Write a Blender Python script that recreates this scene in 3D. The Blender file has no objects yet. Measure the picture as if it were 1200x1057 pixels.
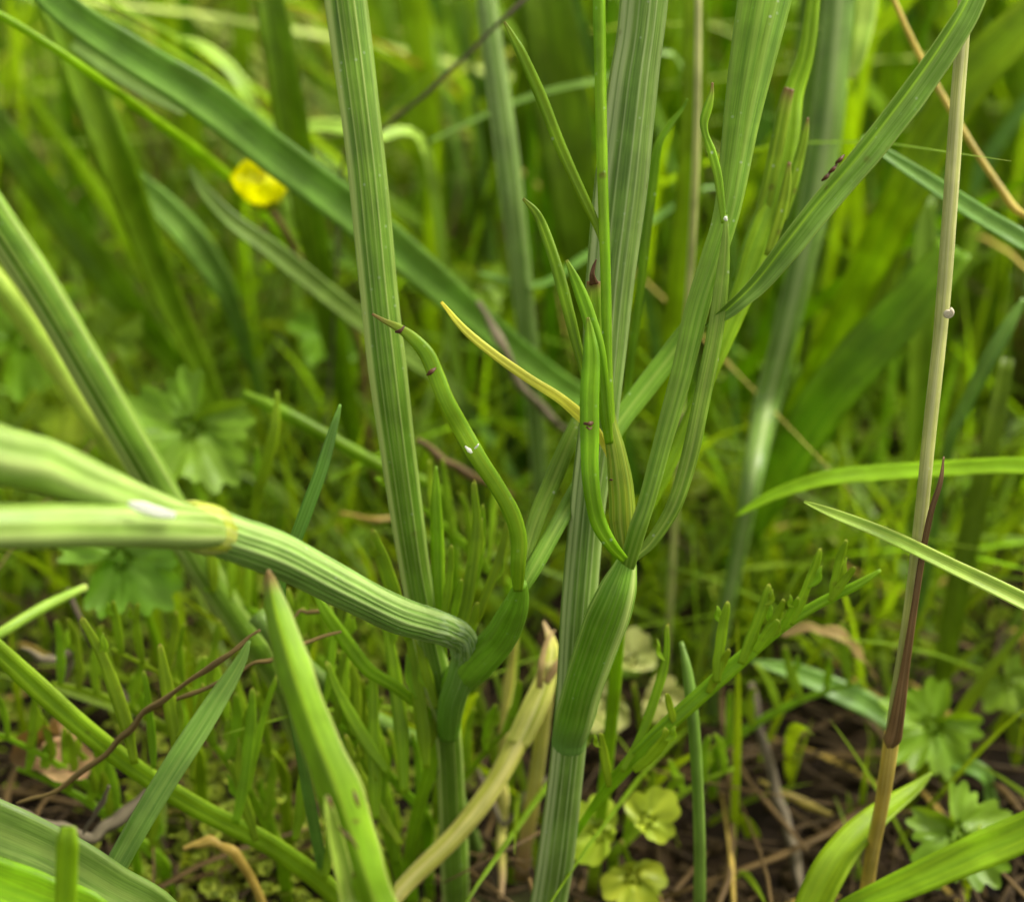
import bpy, math, random
import numpy as np
from mathutils import Vector

# ------------------------------------------------------------------ camera, sky, sun, exposure
SC = bpy.context.scene
COL = SC.collection
CM = 0.01
PITCH = math.radians(28.0)
CAMH = 18.6          # centimetres above the soil
LENS, SENSOR = 66.0, 36.0
FOCUS = 21.9
cam_d = bpy.data.cameras.new("camera")
cam = bpy.data.objects.new("camera", cam_d); COL.objects.link(cam)
cam.location = (0, 0, CAMH*CM)
cam.rotation_euler = (math.pi/2 - PITCH, 0, 0)
cam_d.lens = LENS; cam_d.sensor_width = SENSOR; cam_d.sensor_fit = 'HORIZONTAL'
cam_d.clip_start = 0.005; cam_d.clip_end = 200
cam_d.dof.use_dof = True
cam_d.dof.focus_distance = FOCUS*CM
cam_d.dof.aperture_fstop = 18.0
cam_d.dof.aperture_blades = 0
SC.camera = cam

SUN_EL, SUN_AZ = math.radians(50), math.radians(66)   # azimuth clockwise from +Y
world = bpy.data.worlds.new("World"); SC.world = world; world.use_nodes = True
wn, wl = world.node_tree.nodes, world.node_tree.links
wn.clear()
sky = wn.new('ShaderNodeTexSky'); sky.sky_type = 'NISHITA'; sky.sun_disc = False
sky.sun_elevation = SUN_EL; sky.sun_rotation = SUN_AZ
sky.air_density = 1.0; sky.dust_density = 4.0; sky.ozone_density = 0.6
hs = wn.new('ShaderNodeHueSaturation'); hs.inputs['Saturation'].default_value = 0.22
bg = wn.new('ShaderNodeBackground'); bg.inputs['Strength'].default_value = 0.10
wo = wn.new('ShaderNodeOutputWorld')
cl = wn.new('ShaderNodeMix'); cl.data_type = 'RGBA'; cl.blend_type = 'MULTIPLY'; cl.inputs[0].default_value = 1.0
cl.inputs[7].default_value = (1.0, 0.97, 0.86, 1)      # thin cloud: whiter and warmer than a clear sky
wl.new(sky.outputs[0], hs.inputs['Color']); wl.new(hs.outputs[0], cl.inputs[6]); wl.new(cl.outputs[2], bg.inputs[0]); wl.new(bg.outputs[0], wo.inputs[0])
sun_d = bpy.data.lights.new("sun", 'SUN'); sun_d.energy = 1.4; sun_d.angle = math.radians(22); sun_d.color = (1.0, 0.96, 0.88)
sun = bpy.data.objects.new("sun", sun_d); COL.objects.link(sun)
sd = Vector((math.sin(SUN_AZ)*math.cos(SUN_EL), math.cos(SUN_AZ)*math.cos(SUN_EL), math.sin(SUN_EL)))
sun.rotation_euler = sd.to_track_quat('Z', 'Y').to_euler()
sun.location = sd*3
SC.view_settings.view_transform = 'Standard'; SC.view_settings.look = 'None'
SC.view_settings.exposure = 1.8; SC.view_settings.gamma = 1.0
SC.view_settings.use_curve_mapping = False
SC.render.engine = 'CYCLES'
SC.cycles.use_denoising = True
SC.cycles.max_bounces = 8; SC.cycles.transmission_bounces = 6; SC.cycles.diffuse_bounces = 5

rng = random.Random(7)
nr = np.random.default_rng(11)

# ------------------------------------------------------------------ placing
FWD = np.array([0, math.cos(PITCH), -math.sin(PITCH)])
UP = np.array([0, math.sin(PITCH), math.cos(PITCH)])
RT = np.array([1.0, 0, 0])
CAMP = np.array([0, 0, CAMH])
K = SENSOR/LENS/1200.0

def ray(px, py):
    return FWD + RT*(px-600)*K - UP*(py-528.5)*K
def ground_depth(px, py):
    return CAMH/max(1e-6, -ray(px, py)[2])
def P(px, py, d):
    g = ground_depth(px, py) if ray(px, py)[2] < 0 else 1e9
    if d > g: d = g
    return CAMP + ray(px, py)*d
def Wd(wpx, d): return wpx*K*d

def place(pts, root=None):
    """[(px,py,depth,width px)] -> array of x,y,z,w in cm; root adds a foot in the soil below the last point"""
    out = []
    for (x, y, d, w) in pts:
        p = P(x, y, d); out.append([p[0], p[1], p[2], Wd(w, d)])
    if root is not None:
        l = out[-1]
        if l[2] > 0.2:
            dx, dy = root if isinstance(root, tuple) else (0, 0)
            out.append([l[0]+dx*.4, l[1]+dy*.4, l[2]*0.5, l[3]])
            out.append([l[0]+dx, l[1]+dy, -0.3, l[3]])
    return np.array(out)

def catmull(a, n):
    a = np.asarray(a, float)
    # centripetal-like: plain catmull with end reflection
    p = np.vstack([2*a[0]-a[1], a, 2*a[-1]-a[-2]])
    res = []
    for i in range(1, len(p)-2):
        p0, p1, p2, p3 = p[i-1], p[i], p[i+1], p[i+2]
        for k in range(n):
            t = k/n
            res.append(0.5*((2*p1)+(-p0+p2)*t+(2*p0-5*p1+4*p2-p3)*t*t+(-p0+3*p1-3*p2+p3)*t**3))
    res.append(p[-2])
    r = np.array(res); r[:, 3] = np.maximum(r[:, 3], 0.008)
    return r

# cross sections: (s, n, u, rib)
def prof_tube(ribs=0, depth=0.0, flat=1.0, m=None, power=2.0, phase=0.0):
    m = m or (max(14, ribs*5) if ribs else 14)
    o = []; jr = random.Random(ribs*31+m)
    amp = [jr.uniform(.55, 1.0) for _ in range(max(1, ribs))]; ja, jb = jr.uniform(0, 6), jr.uniform(0, 6)
    for i in range(m):
        th = 2*math.pi*i/m
        tw = th+(0.22*math.sin(th*2+ja)+0.12*math.sin(th*3+jb))*(1 if ribs else 0)
        rg = (0.5+0.5*math.cos(ribs*tw+phase))**power if ribs else 1.0
        if ribs: rg *= amp[int(round((ribs*tw+phase)/(2*math.pi))) % ribs]
        r = 1-depth*(1-rg)
        o.append((r*math.cos(th), r*math.sin(th)*flat, i/m, rg if ribs else 0.0))
    return o
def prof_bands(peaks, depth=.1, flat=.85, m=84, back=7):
    """tube whose near face carries ridges, some wide ones painting a lit flank, at given places: (centre -1..1, half width, strength)"""
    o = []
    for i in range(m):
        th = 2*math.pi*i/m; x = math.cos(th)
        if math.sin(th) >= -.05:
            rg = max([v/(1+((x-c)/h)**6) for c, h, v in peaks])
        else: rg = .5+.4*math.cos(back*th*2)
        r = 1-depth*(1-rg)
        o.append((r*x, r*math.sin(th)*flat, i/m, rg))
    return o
def prof_blade(fold=0.35, thick=0.06, m=9, veins=0.0, nv=6):
    top, bot = [], []
    for i in range(m):
        u = -1+2*i/(m-1)
        z = fold*(math.sqrt(u*u+0.02)-0.14)
        v = 0.5+0.5*math.cos(nv*math.pi*u) if veins else 0
        e = 1-abs(u)**4
        mid = max(0, 1-abs(u)*5)
        top.append((u, z+veins*v*e, (u+1)/2, mid))
        bot.append((u*0.995, z-thick*(0.25+0.75*e)-veins*v*e-mid*thick*1.2, (u+1)/2, mid))
    return top+bot[::-1]
def prof_leaflet(thick=0.42, groove=0.22, m=20):
    o = []
    for i in range(m):
        th = 2*math.pi*i/m
        s, n = math.cos(th), math.sin(th)*thick
        if n > 0: n -= groove*math.exp(-(s/0.22)**2)*1.0
        rib = math.exp(-(s/0.16)**2)
        o.append((s, n, (s+1)/2, rib))
    return o

def sweep(path, prof, seg=7, roll=0.0, roll2=None, face=None, wob=0.012, flare=None):
    """returns verts, faces, attrs (along 0..1, length cm, across 0..1, rib)"""
    c = catmull(path, seg); n = len(c); pos = c[:, :3]; w = c[:, 3].copy()
    if wob:
        ph = rng.uniform(0, 6)
        L = np.linspace(0, 1, n)*n/seg
        w = w*(1+wob*2*np.sin(L*2.1+ph)+wob*np.sin(L*5.3+ph*2))
    d = np.gradient(pos, axis=0); ln = np.linalg.norm(d, axis=1, keepdims=True); T = d/np.maximum(ln, 1e-9)
    seglen = np.r_[0, np.cumsum(np.linalg.norm(np.diff(pos, axis=0), axis=1))]
    f = -FWD if face is None else np.array(face, float)
    N = f - T*(T@f)[:, None]; nl = np.linalg.norm(N, axis=1, keepdims=True)
    # smooth the frame by parallel transport where the reference is weak
    N = np.where(nl > 0.15, N/np.maximum(nl, 1e-9), 0)
    for i in range(n):
        if not N[i].any():
            src = N[i-1] if i and N[i-1].any() else np.array([0.3, 0.2, 0.9])
            v = src-T[i]*(T[i]@src); N[i] = v/np.linalg.norm(v)
    S = np.cross(T, N)
    r2 = roll if roll2 is None else roll2
    ang = np.radians(np.linspace(roll, r2, n))[:, None]
    N2 = N*np.cos(ang)+S*np.sin(ang); S2 = S*np.cos(ang)-N*np.sin(ang)
    pr = np.array(prof); m = len(pr)
    V = pos[:, None, :] + (S2[:, None, :]*pr[None, :, 0:1] + N2[:, None, :]*pr[None, :, 1:2])*(w[:, None, None]/2)
    V = V.reshape(-1, 3)
    F = []
    for i in range(n-1):
        a, b = i*m, (i+1)*m
        for j in range(m):
            k = (j+1) % m
            F.append((a+j, a+k, b+k, b+j))
    F.append(tuple(range(m))[::-1]); F.append(tuple((n-1)*m+j for j in range(m)))
    ta = np.repeat(seglen/seglen[-1], m); le = np.repeat(seglen, m)
    ua = np.tile(pr[:, 2], n); rb = np.tile(pr[:, 3], n)
    return V, F, np.stack([ta, le, ua, rb], 1)

def make_mesh(name, V, F, A, mat, origin, smooth=True):
    me = bpy.data.meshes.new(name)
    V = (np.asarray(V)-np.asarray(origin))*CM
    me.from_pydata([tuple(v) for v in V], [], [tuple(f) for f in F])
    if A is not None:
        for k, nm in enumerate(('along', 'lencm', 'across', 'rib')):
            at = me.attributes.new(nm, 'FLOAT', 'POINT'); at.data.foreach_set('value', np.ascontiguousarray(A[:, k], dtype=np.float32))
    me.materials.append(mat)
    if smooth: me.polygons.foreach_set('use_smooth', [True]*len(me.polygons))
    me.update()
    return me

def link(name, me, origin, parent=None, porigin=None):
    o = bpy.data.objects.new(name, me); COL.objects.link(o)
    if parent is not None:
        o.parent = parent; o.location = [(origin[i]-porigin[i])*CM for i in range(3)]
    else: o.location = [c*CM for c in origin]
    return o
def tag(o, label=None, cat=None, group=None, kind=None):
    if label: o['label'] = label
    if cat: o['category'] = cat
    if group: o['group'] = group
    if kind: o['kind'] = kind
    return o

class Thing:
    """an Empty at the foot that parents parts"""
    def __init__(s, name, label, cat, foot, group=None):
        s.org = np.array(foot, float); s.o = bpy.data.objects.new(name, None); COL.objects.link(s.o)
        s.o.location = [c*CM for c in foot]; s.o.empty_display_size = 0.01
        tag(s.o, label, cat, group)
    def part(s, name, VFA, mat, parent=None, label=None):
        V, F, A = VFA; org = V.mean(0) if len(V) else s.org
        porg = s.org if parent is None else parent[1]
        me = make_mesh(name, V, F, A, mat, org)
        o = link(name, me, org, s.o if parent is None else parent[0], porg)
        if label: o['label'] = label
        return (o, org)

def single(name, label, cat, VFA, mat, group=None, kind=None, org=None):
    V, F, A = VFA
    if org is None:
        org = V[np.argmin(V[:, 2])]
    me = make_mesh(name, V, F, A, mat, org)
    o = link(name, me, org); tag(o, label, cat, group, kind)
    return o

def join(lst):
    Vs, Fs, As, off = [], [], [], 0
    for V, F, A in lst:
        Vs.append(V); As.append(A); Fs += [tuple(i+off for i in f) for f in F]; off += len(V)
    return np.vstack(Vs), Fs, np.vstack(As)

# ------------------------------------------------------------------ materials
def plant_mat(name, c1, c2, rib=None, ribf=0.5, tip=None, tip0=0.85, root=None, root1=0.1, rough=0.42, trans=0.25, tcol=None,
              streak=14.0, specks=0.0, spots=0.0, bands=0.0, bump=0.25, sheen=0.0, fine=26, vary=0.12, edge=None, spec=0.2, fcon=1.0):
    def grn(c):
        return c if (c is None or not (c[1] > c[0]*1.15 and c[1] > c[2])) else (c[0]*1.1, c[1]*1.04, c[2]*.45) if ('leaflet' in name or 'feathery' in name or 'blade_green' in name) else (c[0]*1.14, c[1]*1.06, c[2]*(0.5 if 'blu' not in name and 'glauc' not in name else 0.66))
    c1, c2, rib, edge = grn(c1), grn(c2), grn(rib), grn(edge)
    m = bpy.data.materials.new(name); m.use_nodes = True
    nt = m.node_tree; N, L = nt.nodes, nt.links; N.clear()
    def attr(a):
        x = N.new('ShaderNodeAttribute'); x.attribute_name = a; return x.outputs['Fac']
    def math_(op, a, b=None, c=None, clamp=False):
        x = N.new('ShaderNodeMath'); x.operation = op; x.use_clamp = clamp
        for i, v in enumerate((a, b, c)):
            if v is None: continue
            if isinstance(v, (int, float)): x.inputs[i].default_value = v
            else: L.new(v, x.inputs[i])
        return x.outputs[0]
    def mix(f, a, b, mode='MIX'):
        x = N.new('ShaderNodeMix'); x.data_type = 'RGBA'; x.blend_type = mode
        for sock, v in ((x.inputs[0], f), (x.inputs[6], a), (x.inputs[7], b)):
            if isinstance(v, (int, float)): sock.default_value = v
            elif isinstance(v, tuple): sock.default_value = (*v, 1)
            else: L.new(v, sock)
        return x.outputs[2]
    def rng_(v, a, b, c=0.0, d=1.0):
        x = N.new('ShaderNodeMapRange'); x.interpolation_type = 'SMOOTHSTEP'
        L.new(v, x.inputs[0]); x.inputs[1].default_value = a; x.inputs[2].default_value = b
        x.inputs[3].default_value = c; x.inputs[4].default_value = d; return x.outputs[0]
    al, ln, ac, rb = attr('along'), attr('lencm'), attr('across'), attr('rib')
    oi = N.new('ShaderNodeObjectInfo'); rnd = oi.outputs['Random']
    cv = N.new('ShaderNodeCombineXYZ')
    L.new(math_('MULTIPLY', ac, streak), cv.inputs[0]); L.new(math_('MULTIPLY', ln, 0.45), cv.inputs[1]); L.new(math_('MULTIPLY', rnd, 37.0), cv.inputs[2])
    n1 = N.new('ShaderNodeTexNoise'); n1.inputs['Scale'].default_value = 1.0; n1.inputs['Detail'].default_value = 3; L.new(cv.outputs[0], n1.inputs['Vector'])
    cv2 = N.new('ShaderNodeCombineXYZ')
    L.new(math_('MULTIPLY', ac, streak*fine/6), cv2.inputs[0]); L.new(math_('MULTIPLY', ln, 1.6), cv2.inputs[1]); L.new(math_('MULTIPLY', rnd, 11.0), cv2.inputs[2])
    n2 = N.new('ShaderNodeTexNoise'); n2.inputs['Scale'].default_value = 1.0; n2.inputs['Detail'].default_value = 2; L.new(cv2.outputs[0], n2.inputs['Vector'])
    tc = N.new('ShaderNodeTexCoord')
    n3 = N.new('ShaderNodeTexNoise'); n3.inputs['Scale'].default_value = 160; n3.inputs['Detail'].default_value = 5; L.new(tc.outputs['Object'], n3.inputs['Vector'])
    f1 = rng_(n1.outputs[0], 0.36, 0.64)
    col = mix(f1, c1, c2)
    f2 = rng_(n2.outputs[0], 0.3, 0.7, 1-0.14*fcon, 1+0.14*fcon)
    cc = N.new('ShaderNodeCombineXYZ')
    for i in range(3): L.new(f2, cc.inputs[i])
    col = mix(1.0, col, cc.outputs[0], 'MULTIPLY')
    f3 = rng_(n3.outputs[0], 0.3, 0.7, 0.78, 1.2)
    cc3 = N.new('ShaderNodeCombineXYZ')
    for i in range(3): L.new(f3, cc3.inputs[i])
    col = mix(1.0, col, cc3.outputs[0], 'MULTIPLY')
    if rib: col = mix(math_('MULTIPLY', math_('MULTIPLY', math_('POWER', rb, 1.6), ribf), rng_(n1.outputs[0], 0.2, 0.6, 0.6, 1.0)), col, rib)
    if edge:
        e = math_('ABSOLUTE', math_('SUBTRACT', ac, 0.5))
        col = mix(rng_(e, 0.43, 0.495, 0, 0.7), col, edge)
    if bands:
        cb = N.new('ShaderNodeCombineXYZ')
        L.new(math_('MULTIPLY', ac, 26.0), cb.inputs[0]); L.new(math_('MULTIPLY', ln, 4.0), cb.inputs[1])
        nb = N.new('ShaderNodeTexNoise'); nb.inputs['Scale'].default_value = 1.0; L.new(cb.outputs[0], nb.inputs['Vector'])
        fb = math_('MULTIPLY', math_('MULTIPLY', rng_(nb.outputs[0], 0.46, 0.58), rng_(al, 0.24, 0.27)), rng_(al, 0.48, 0.38, 0, bands*.35))
        col = mix(fb, col, (0.52, 0.62, 0.42))
    if specks:
        vo = N.new('ShaderNodeTexVoronoi'); vo.inputs['Scale'].default_value = 1100; L.new(tc.outputs['Object'], vo.inputs['Vector'])
        sx = N.new('ShaderNodeSeparateColor'); L.new(vo.outputs['Color'], sx.inputs[0])
        k = math_('MULTIPLY', math_('MULTIPLY', rng_(vo.outputs['Distance'], 0.30, 0.08), rng_(sx.outputs[0], 0.72, 0.95)), rng_(n3.outputs[0], 0.42, 0.6, 0, specks))
        col = mix(k, col, (0.55, 0.6, 0.5))
    if spots:
        vo2 = N.new('ShaderNodeTexVoronoi'); vo2.inputs['Scale'].default_value = 330; L.new(tc.outputs['Object'], vo2.inputs['Vector'])
        n4 = N.new('ShaderNodeTexNoise'); n4.inputs['Scale'].default_value = 90; L.new(tc.outputs['Object'], n4.inputs['Vector'])
        k = math_('MULTIPLY', rng_(vo2.outputs['Distance'], 0.22, 0.08), rng_(n4.outputs[0], 0.56, 0.62, 0, spots))
        col = mix(k, col, (0.10, 0.045, 0.012))
    if tip:
        nz = math_('ADD', al, math_('MULTIPLY', math_('SUBTRACT', n3.outputs[0], 0.5), 0.07))
        mid = tuple((tip[i]*0.45+c1[i]*0.9) for i in range(3))
        col = mix(rng_(nz, tip0-0.06, tip0+0.05, 0, 0.75), col, mid)
        col = mix(rng_(nz, tip0+0.02, min(1.02, tip0+0.14)), col, tip)
    if root:
        col = mix(rng_(al, root1, 0.0), col, root)
    hv = N.new('ShaderNodeHueSaturation')
    L.new(rng_(rnd, 0, 1, 1-vary, 1+vary), hv.inputs['Value']); L.new(math_('ADD', 0.5-0.012, math_('MULTIPLY', rnd, 0.024)), hv.inputs['Hue'])
    L.new(col, hv.inputs['Color']); col = hv.outputs[0]
    bs = N.new('ShaderNodeBsdfPrincipled'); L.new(col, bs.inputs['Base Color'])
    bs.inputs['Specular IOR Level'].default_value = spec
    L.new(rng_(n3.outputs[0], 0.3, 0.7, rough-0.08, rough+0.12), bs.inputs['Roughness'])
    if sheen:
        bs.inputs['Sheen Weight'].default_value = sheen; bs.inputs['Sheen Roughness'].default_value = 0.4
    bp = N.new('ShaderNodeBump'); bp.inputs['Strength'].default_value = bump; bp.inputs['Distance'].default_value = 0.00012
    h = math_('ADD', math_('MULTIPLY', n2.outputs[0], 1.0), math_('ADD', math_('MULTIPLY', n1.outputs[0], 0.8), math_('MULTIPLY', n3.outputs[0], 0.5)))
    L.new(h, bp.inputs['Height']); L.new(bp.outputs[0], bs.inputs['Normal'])
    out = N.new('ShaderNodeOutputMaterial')
    if trans > 0:
        tr = N.new('ShaderNodeBsdfTranslucent')
        tcx = mix(1.0, col, tcol or (1.7, 1.5, 0.55), 'MULTIPLY'); L.new(tcx, tr.inputs['Color'])
        ms = N.new('ShaderNodeMixShader'); ms.inputs[0].default_value = trans
        L.new(bs.outputs[0], ms.inputs[1]); L.new(tr.outputs[0], ms.inputs[2]); L.new(ms.outputs[0], out.inputs[0])
    else: L.new(bs.outputs[0], out.inputs[0])
    return m

BROWN = (0.16, 0.075, 0.03)
M = {}
M['stem'] = plant_mat('ribbed_stem_green', (0.078, 0.18, 0.02), (0.12, 0.235, 0.04), rib=(0.40, 0.52, 0.32), ribf=0.95, trans=0.12, specks=0.3, spots=.3, bump=0.4, streak=22, rough=0.4)  # rib colour also tints the painted lit flank of the upright stem
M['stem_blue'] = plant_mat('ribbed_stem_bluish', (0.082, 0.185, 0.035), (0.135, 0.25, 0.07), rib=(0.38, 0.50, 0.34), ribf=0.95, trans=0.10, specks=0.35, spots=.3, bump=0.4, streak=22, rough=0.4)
M['stem_bright'] = plant_mat('bent_stem_bright', (0.165, 0.28, 0.085), (0.24, 0.355, 0.16), rib=(0.36, 0.46, 0.33), ribf=0.75, trans=0.15, bump=0.3, streak=12, rough=0.36, vary=0.03)
M['stem_bent'] = plant_mat('bent_stem_pale_ribbed', (0.10, 0.21, 0.06), (0.155, 0.28, 0.11), rib=(0.33, 0.45, 0.33), ribf=0.75, root=(0.115, 0.25, 0.016), root1=0.42, trans=0.10, bands=0.9, specks=0.3, bump=0.5, streak=24, rough=0.36, vary=0.03)
M['sheath_mid'] = plant_mat('sheath_mid_green', (0.12, 0.26, 0.02), (0.15, 0.30, 0.035), rib=(0.15, 0.27, 0.05), ribf=.5, trans=.2, streak=12, specks=.2)
M['node'] = plant_mat('stem_joint_yellow', (0.27, 0.36, 0.06), (0.40, 0.45, 0.13), rib=(0.25, 0.4, 0.05), trans=0.15, vary=0.02)
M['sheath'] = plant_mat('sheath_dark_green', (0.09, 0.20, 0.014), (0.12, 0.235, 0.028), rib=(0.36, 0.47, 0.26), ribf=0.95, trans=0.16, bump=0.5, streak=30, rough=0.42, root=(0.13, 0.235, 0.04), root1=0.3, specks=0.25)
M['sheath_pale'] = plant_mat('sheath_yellow_green', (0.13, 0.26, 0.02), (0.24, 0.33, 0.045), rib=(0.34, 0.45, 0.16), ribf=0.7, trans=0.22, bump=0.4, streak=20, specks=0.3, spots=0.5)
M['leaflet'] = plant_mat('leaflet_green', (0.12, 0.26, 0.006), (0.16, 0.30, 0.012), rib=(0.18, 0.33, 0.03), ribf=0.35, tip=BROWN, tip0=0.95, trans=0.3, specks=0.3, spots=0.35, streak=4, bump=.15, fcon=.5)
M['leaflet_spotted'] = plant_mat('leaflet_brown_banded', (0.13, 0.27, 0.010), (0.2, 0.34, 0.025), rib=(0.2, 0.36, 0.04), ribf=0.3, tip=(0.2, 0.09, 0.045), tip0=0.88, trans=0.28, specks=0.5, spots=0.9, streak=4, bump=.2, fcon=.5)
M['petiole'] = plant_mat('leaf_stalk_green', (0.10, 0.215, 0.025), (0.145, 0.27, 0.045), rib=(0.26, 0.39, 0.13), ribf=0.7, trans=0.22, specks=0.5, streak=18, bump=0.4)
M['petiole_pale'] = plant_mat('leaf_stalk_speckled', (0.13, 0.27, 0.04), (0.22, 0.37, 0.10), rib=(0.34, 0.48, 0.2), ribf=0.6, trans=0.25, specks=1.0, streak=12)
M['yellow'] = plant_mat('leaflet_yellow', (0.72, 0.72, 0.05), (0.8, 0.8, 0.13), trans=0.3, tip=(0.5, 0.2, 0.05), tip0=0.97, tcol=(1.1, 1.0, 0.6), spots=0.3, vary=0.02)
M['fold'] = plant_mat('folded_leaf_glaucous', (0.12, 0.24, 0.03), (0.19, 0.32, 0.085), rib=(0.3, 0.5, 0.05), ribf=0.9, trans=0.26, specks=0.6, spots=0.9, streak=10, rough=0.42, edge=(0.3, 0.42, 0.15))
M['blade'] = plant_mat('grass_blade_green', (0.11, 0.215, 0.012), (0.155, 0.27, 0.022), rib=(0.14, 0.25, 0.02), ribf=0.5, trans=0.45, tip=(0.3, 0.3, 0.06), tip0=0.96, streak=9, vary=0.2, bump=0.3)
M['blade_blue'] = plant_mat('grass_blade_bluish', (0.10, 0.21, 0.04), (0.15, 0.27, 0.075), rib=(0.16, 0.27, 0.07), ribf=0.5, trans=0.22, tip=(0.32, 0.36, 0.12), tip0=0.97, streak=9, vary=0.15, rough=0.36)
M['blade_mid'] = plant_mat('grass_blade_mid_bluish', (0.115, 0.235, 0.035), (0.15, 0.275, 0.055), rib=(0.12, 0.24, 0.05), ribf=0.5, trans=0.25, streak=9, rough=.45, spec=.25)
M['blade_bright'] = plant_mat('grass_blade_bright', (0.17, 0.33, 0.006), (0.22, 0.39, 0.012), rib=(0.2, 0.4, 0.03), ribf=0.4, trans=0.45, streak=8, vary=0.1)
M['blade_pale'] = plant_mat('grass_blade_pale', (0.22, 0.38, 0.08), (0.32, 0.46, 0.14), rib=(0.3, 0.45, 0.14), trans=0.25, tip=(0.5, 0.42, 0.2), tip0=0.95, streak=9, edge=(0.5, 0.62, 0.3), vary=0.05)
M['culm'] = plant_mat('culm_straw_green', (0.33, 0.36, 0.10), (0.42, 0.44, 0.17), rib=(0.55, 0.55, 0.28), trans=0.12, specks=0.5, streak=14, vary=0.02)
M['straw'] = plant_mat('straw_yellow', (0.36, 0.25, 0.04), (0.44, 0.33, 0.08), rib=(0.5, 0.4, 0.13), trans=0.15, spots=0.5, streak=14)
M['straw_pale'] = plant_mat('straw_pale_yellow', (0.38, 0.40, 0.05), (0.58, 0.54, 0.16), rib=(0.66, 0.62, 0.3), trans=0.2, tip=(0.42, 0.3, 0.14), tip0=0.80, streak=10)
M['brown'] = plant_mat('dry_sheath_brown', (0.11, 0.065, 0.022), (0.24, 0.15, 0.055), rib=(0.34, 0.23, 0.10), spots=.6, trans=0.06, streak=10, rough=0.5)
M['twig'] = plant_mat('dry_stalk_brown', (0.09, 0.058, 0.015), (0.18, 0.125, 0.036), rib=(0.25, 0.18, 0.07), trans=0.06, streak=8, rough=0.6, vary=0.25)
M['twig_grey'] = plant_mat('dry_stalk_grey', (0.07, 0.055, 0.032), (0.16, 0.13, 0.08), trans=0.0, streak=8, rough=0.7, vary=0.25)
M['frond'] = plant_mat('feathery_leaf_green', (0.155, 0.29, 0.01), (0.22, 0.36, 0.02), rib=(0.2, 0.36, 0.04), ribf=0.4, tip=(0.28, 0.17, 0.05), tip0=0.95, trans=0.32, spots=0.3, vary=0.12)
M['lobed'] = plant_mat('lobed_leaf_mid', (0.11, 0.23, 0.02), (0.15, 0.28, 0.035), rib=(0.16, 0.28, 0.07), ribf=0.5, trans=0.3, streak=5, vary=0.08)
M['lobed_bright'] = plant_mat('lobed_leaf_bright', (0.12, 0.24, 0.012), (0.155, 0.28, 0.025), rib=(0.2, 0.38, 0.05), ribf=0.5, trans=0.4, streak=5)
M['lobed_olive'] = plant_mat('lobed_leaf_olive', (0.23, 0.25, 0.05), (0.29, 0.29, 0.08), rib=(0.4, 0.4, 0.14), trans=0.25, streak=5, spots=0.4)
M['lobed_lime'] = plant_mat('lobed_leaf_lime', (0.19, 0.28, 0.02), (0.26, 0.34, 0.04), rib=(0.36, 0.45, 0.06), trans=0.3, streak=5, spots=0.3)
M['petal'] = plant_mat('petal_yellow', (0.84, 0.86, 0.0), (0.88, 0.91, 0.0), trans=0.5, tcol=(1.05, 1.0, 0.5), rough=0.25, bump=0.05, vary=0.02, spec=0.6)
M['stamen'] = plant_mat('stamen_gold', (0.6, 0.42, 0.01), (0.7, 0.5, 0.02), trans=0.1, vary=0.02)
M['white'] = plant_mat('papery_white', (0.75, 0.76, 0.66), (0.85, 0.86, 0.78), trans=0.3, tcol=(1, 1, 1), vary=0.01)
M['shell'] = plant_mat('shell_cream', (0.5, 0.44, 0.28), (0.72, 0.66, 0.5), trans=0.1, tcol=(1, 1, 1), vary=0.01, rough=0.25)
M['dark'] = plant_mat('torn_edge_dark', (0.05, 0.02, 0.01), (0.1, 0.04, 0.015), trans=0.0, vary=0.1)
M['dead'] = plant_mat('dead_leaf_tan', (0.24, 0.15, 0.06), (0.34, 0.24, 0.10), rib=(0.3, 0.18, 0.09), trans=0.15, streak=4, spots=0.6)
M['litter'] = plant_mat('litter_straw', (0.018, 0.011, 0.004), (0.075, 0.05, 0.02), trans=0.05, streak=6, rough=0.7, spec=.15)
M['crumb'] = plant_mat('soil_crumb', (0.014, 0.008, 0.003), (0.055, 0.033, 0.013), trans=0, rough=.85, spec=.15)
M['moss'] = plant_mat('moss_green', (0.13, 0.2, 0.02), (0.24, 0.30, 0.05), trans=0.3, streak=3, rough=0.6)

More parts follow.
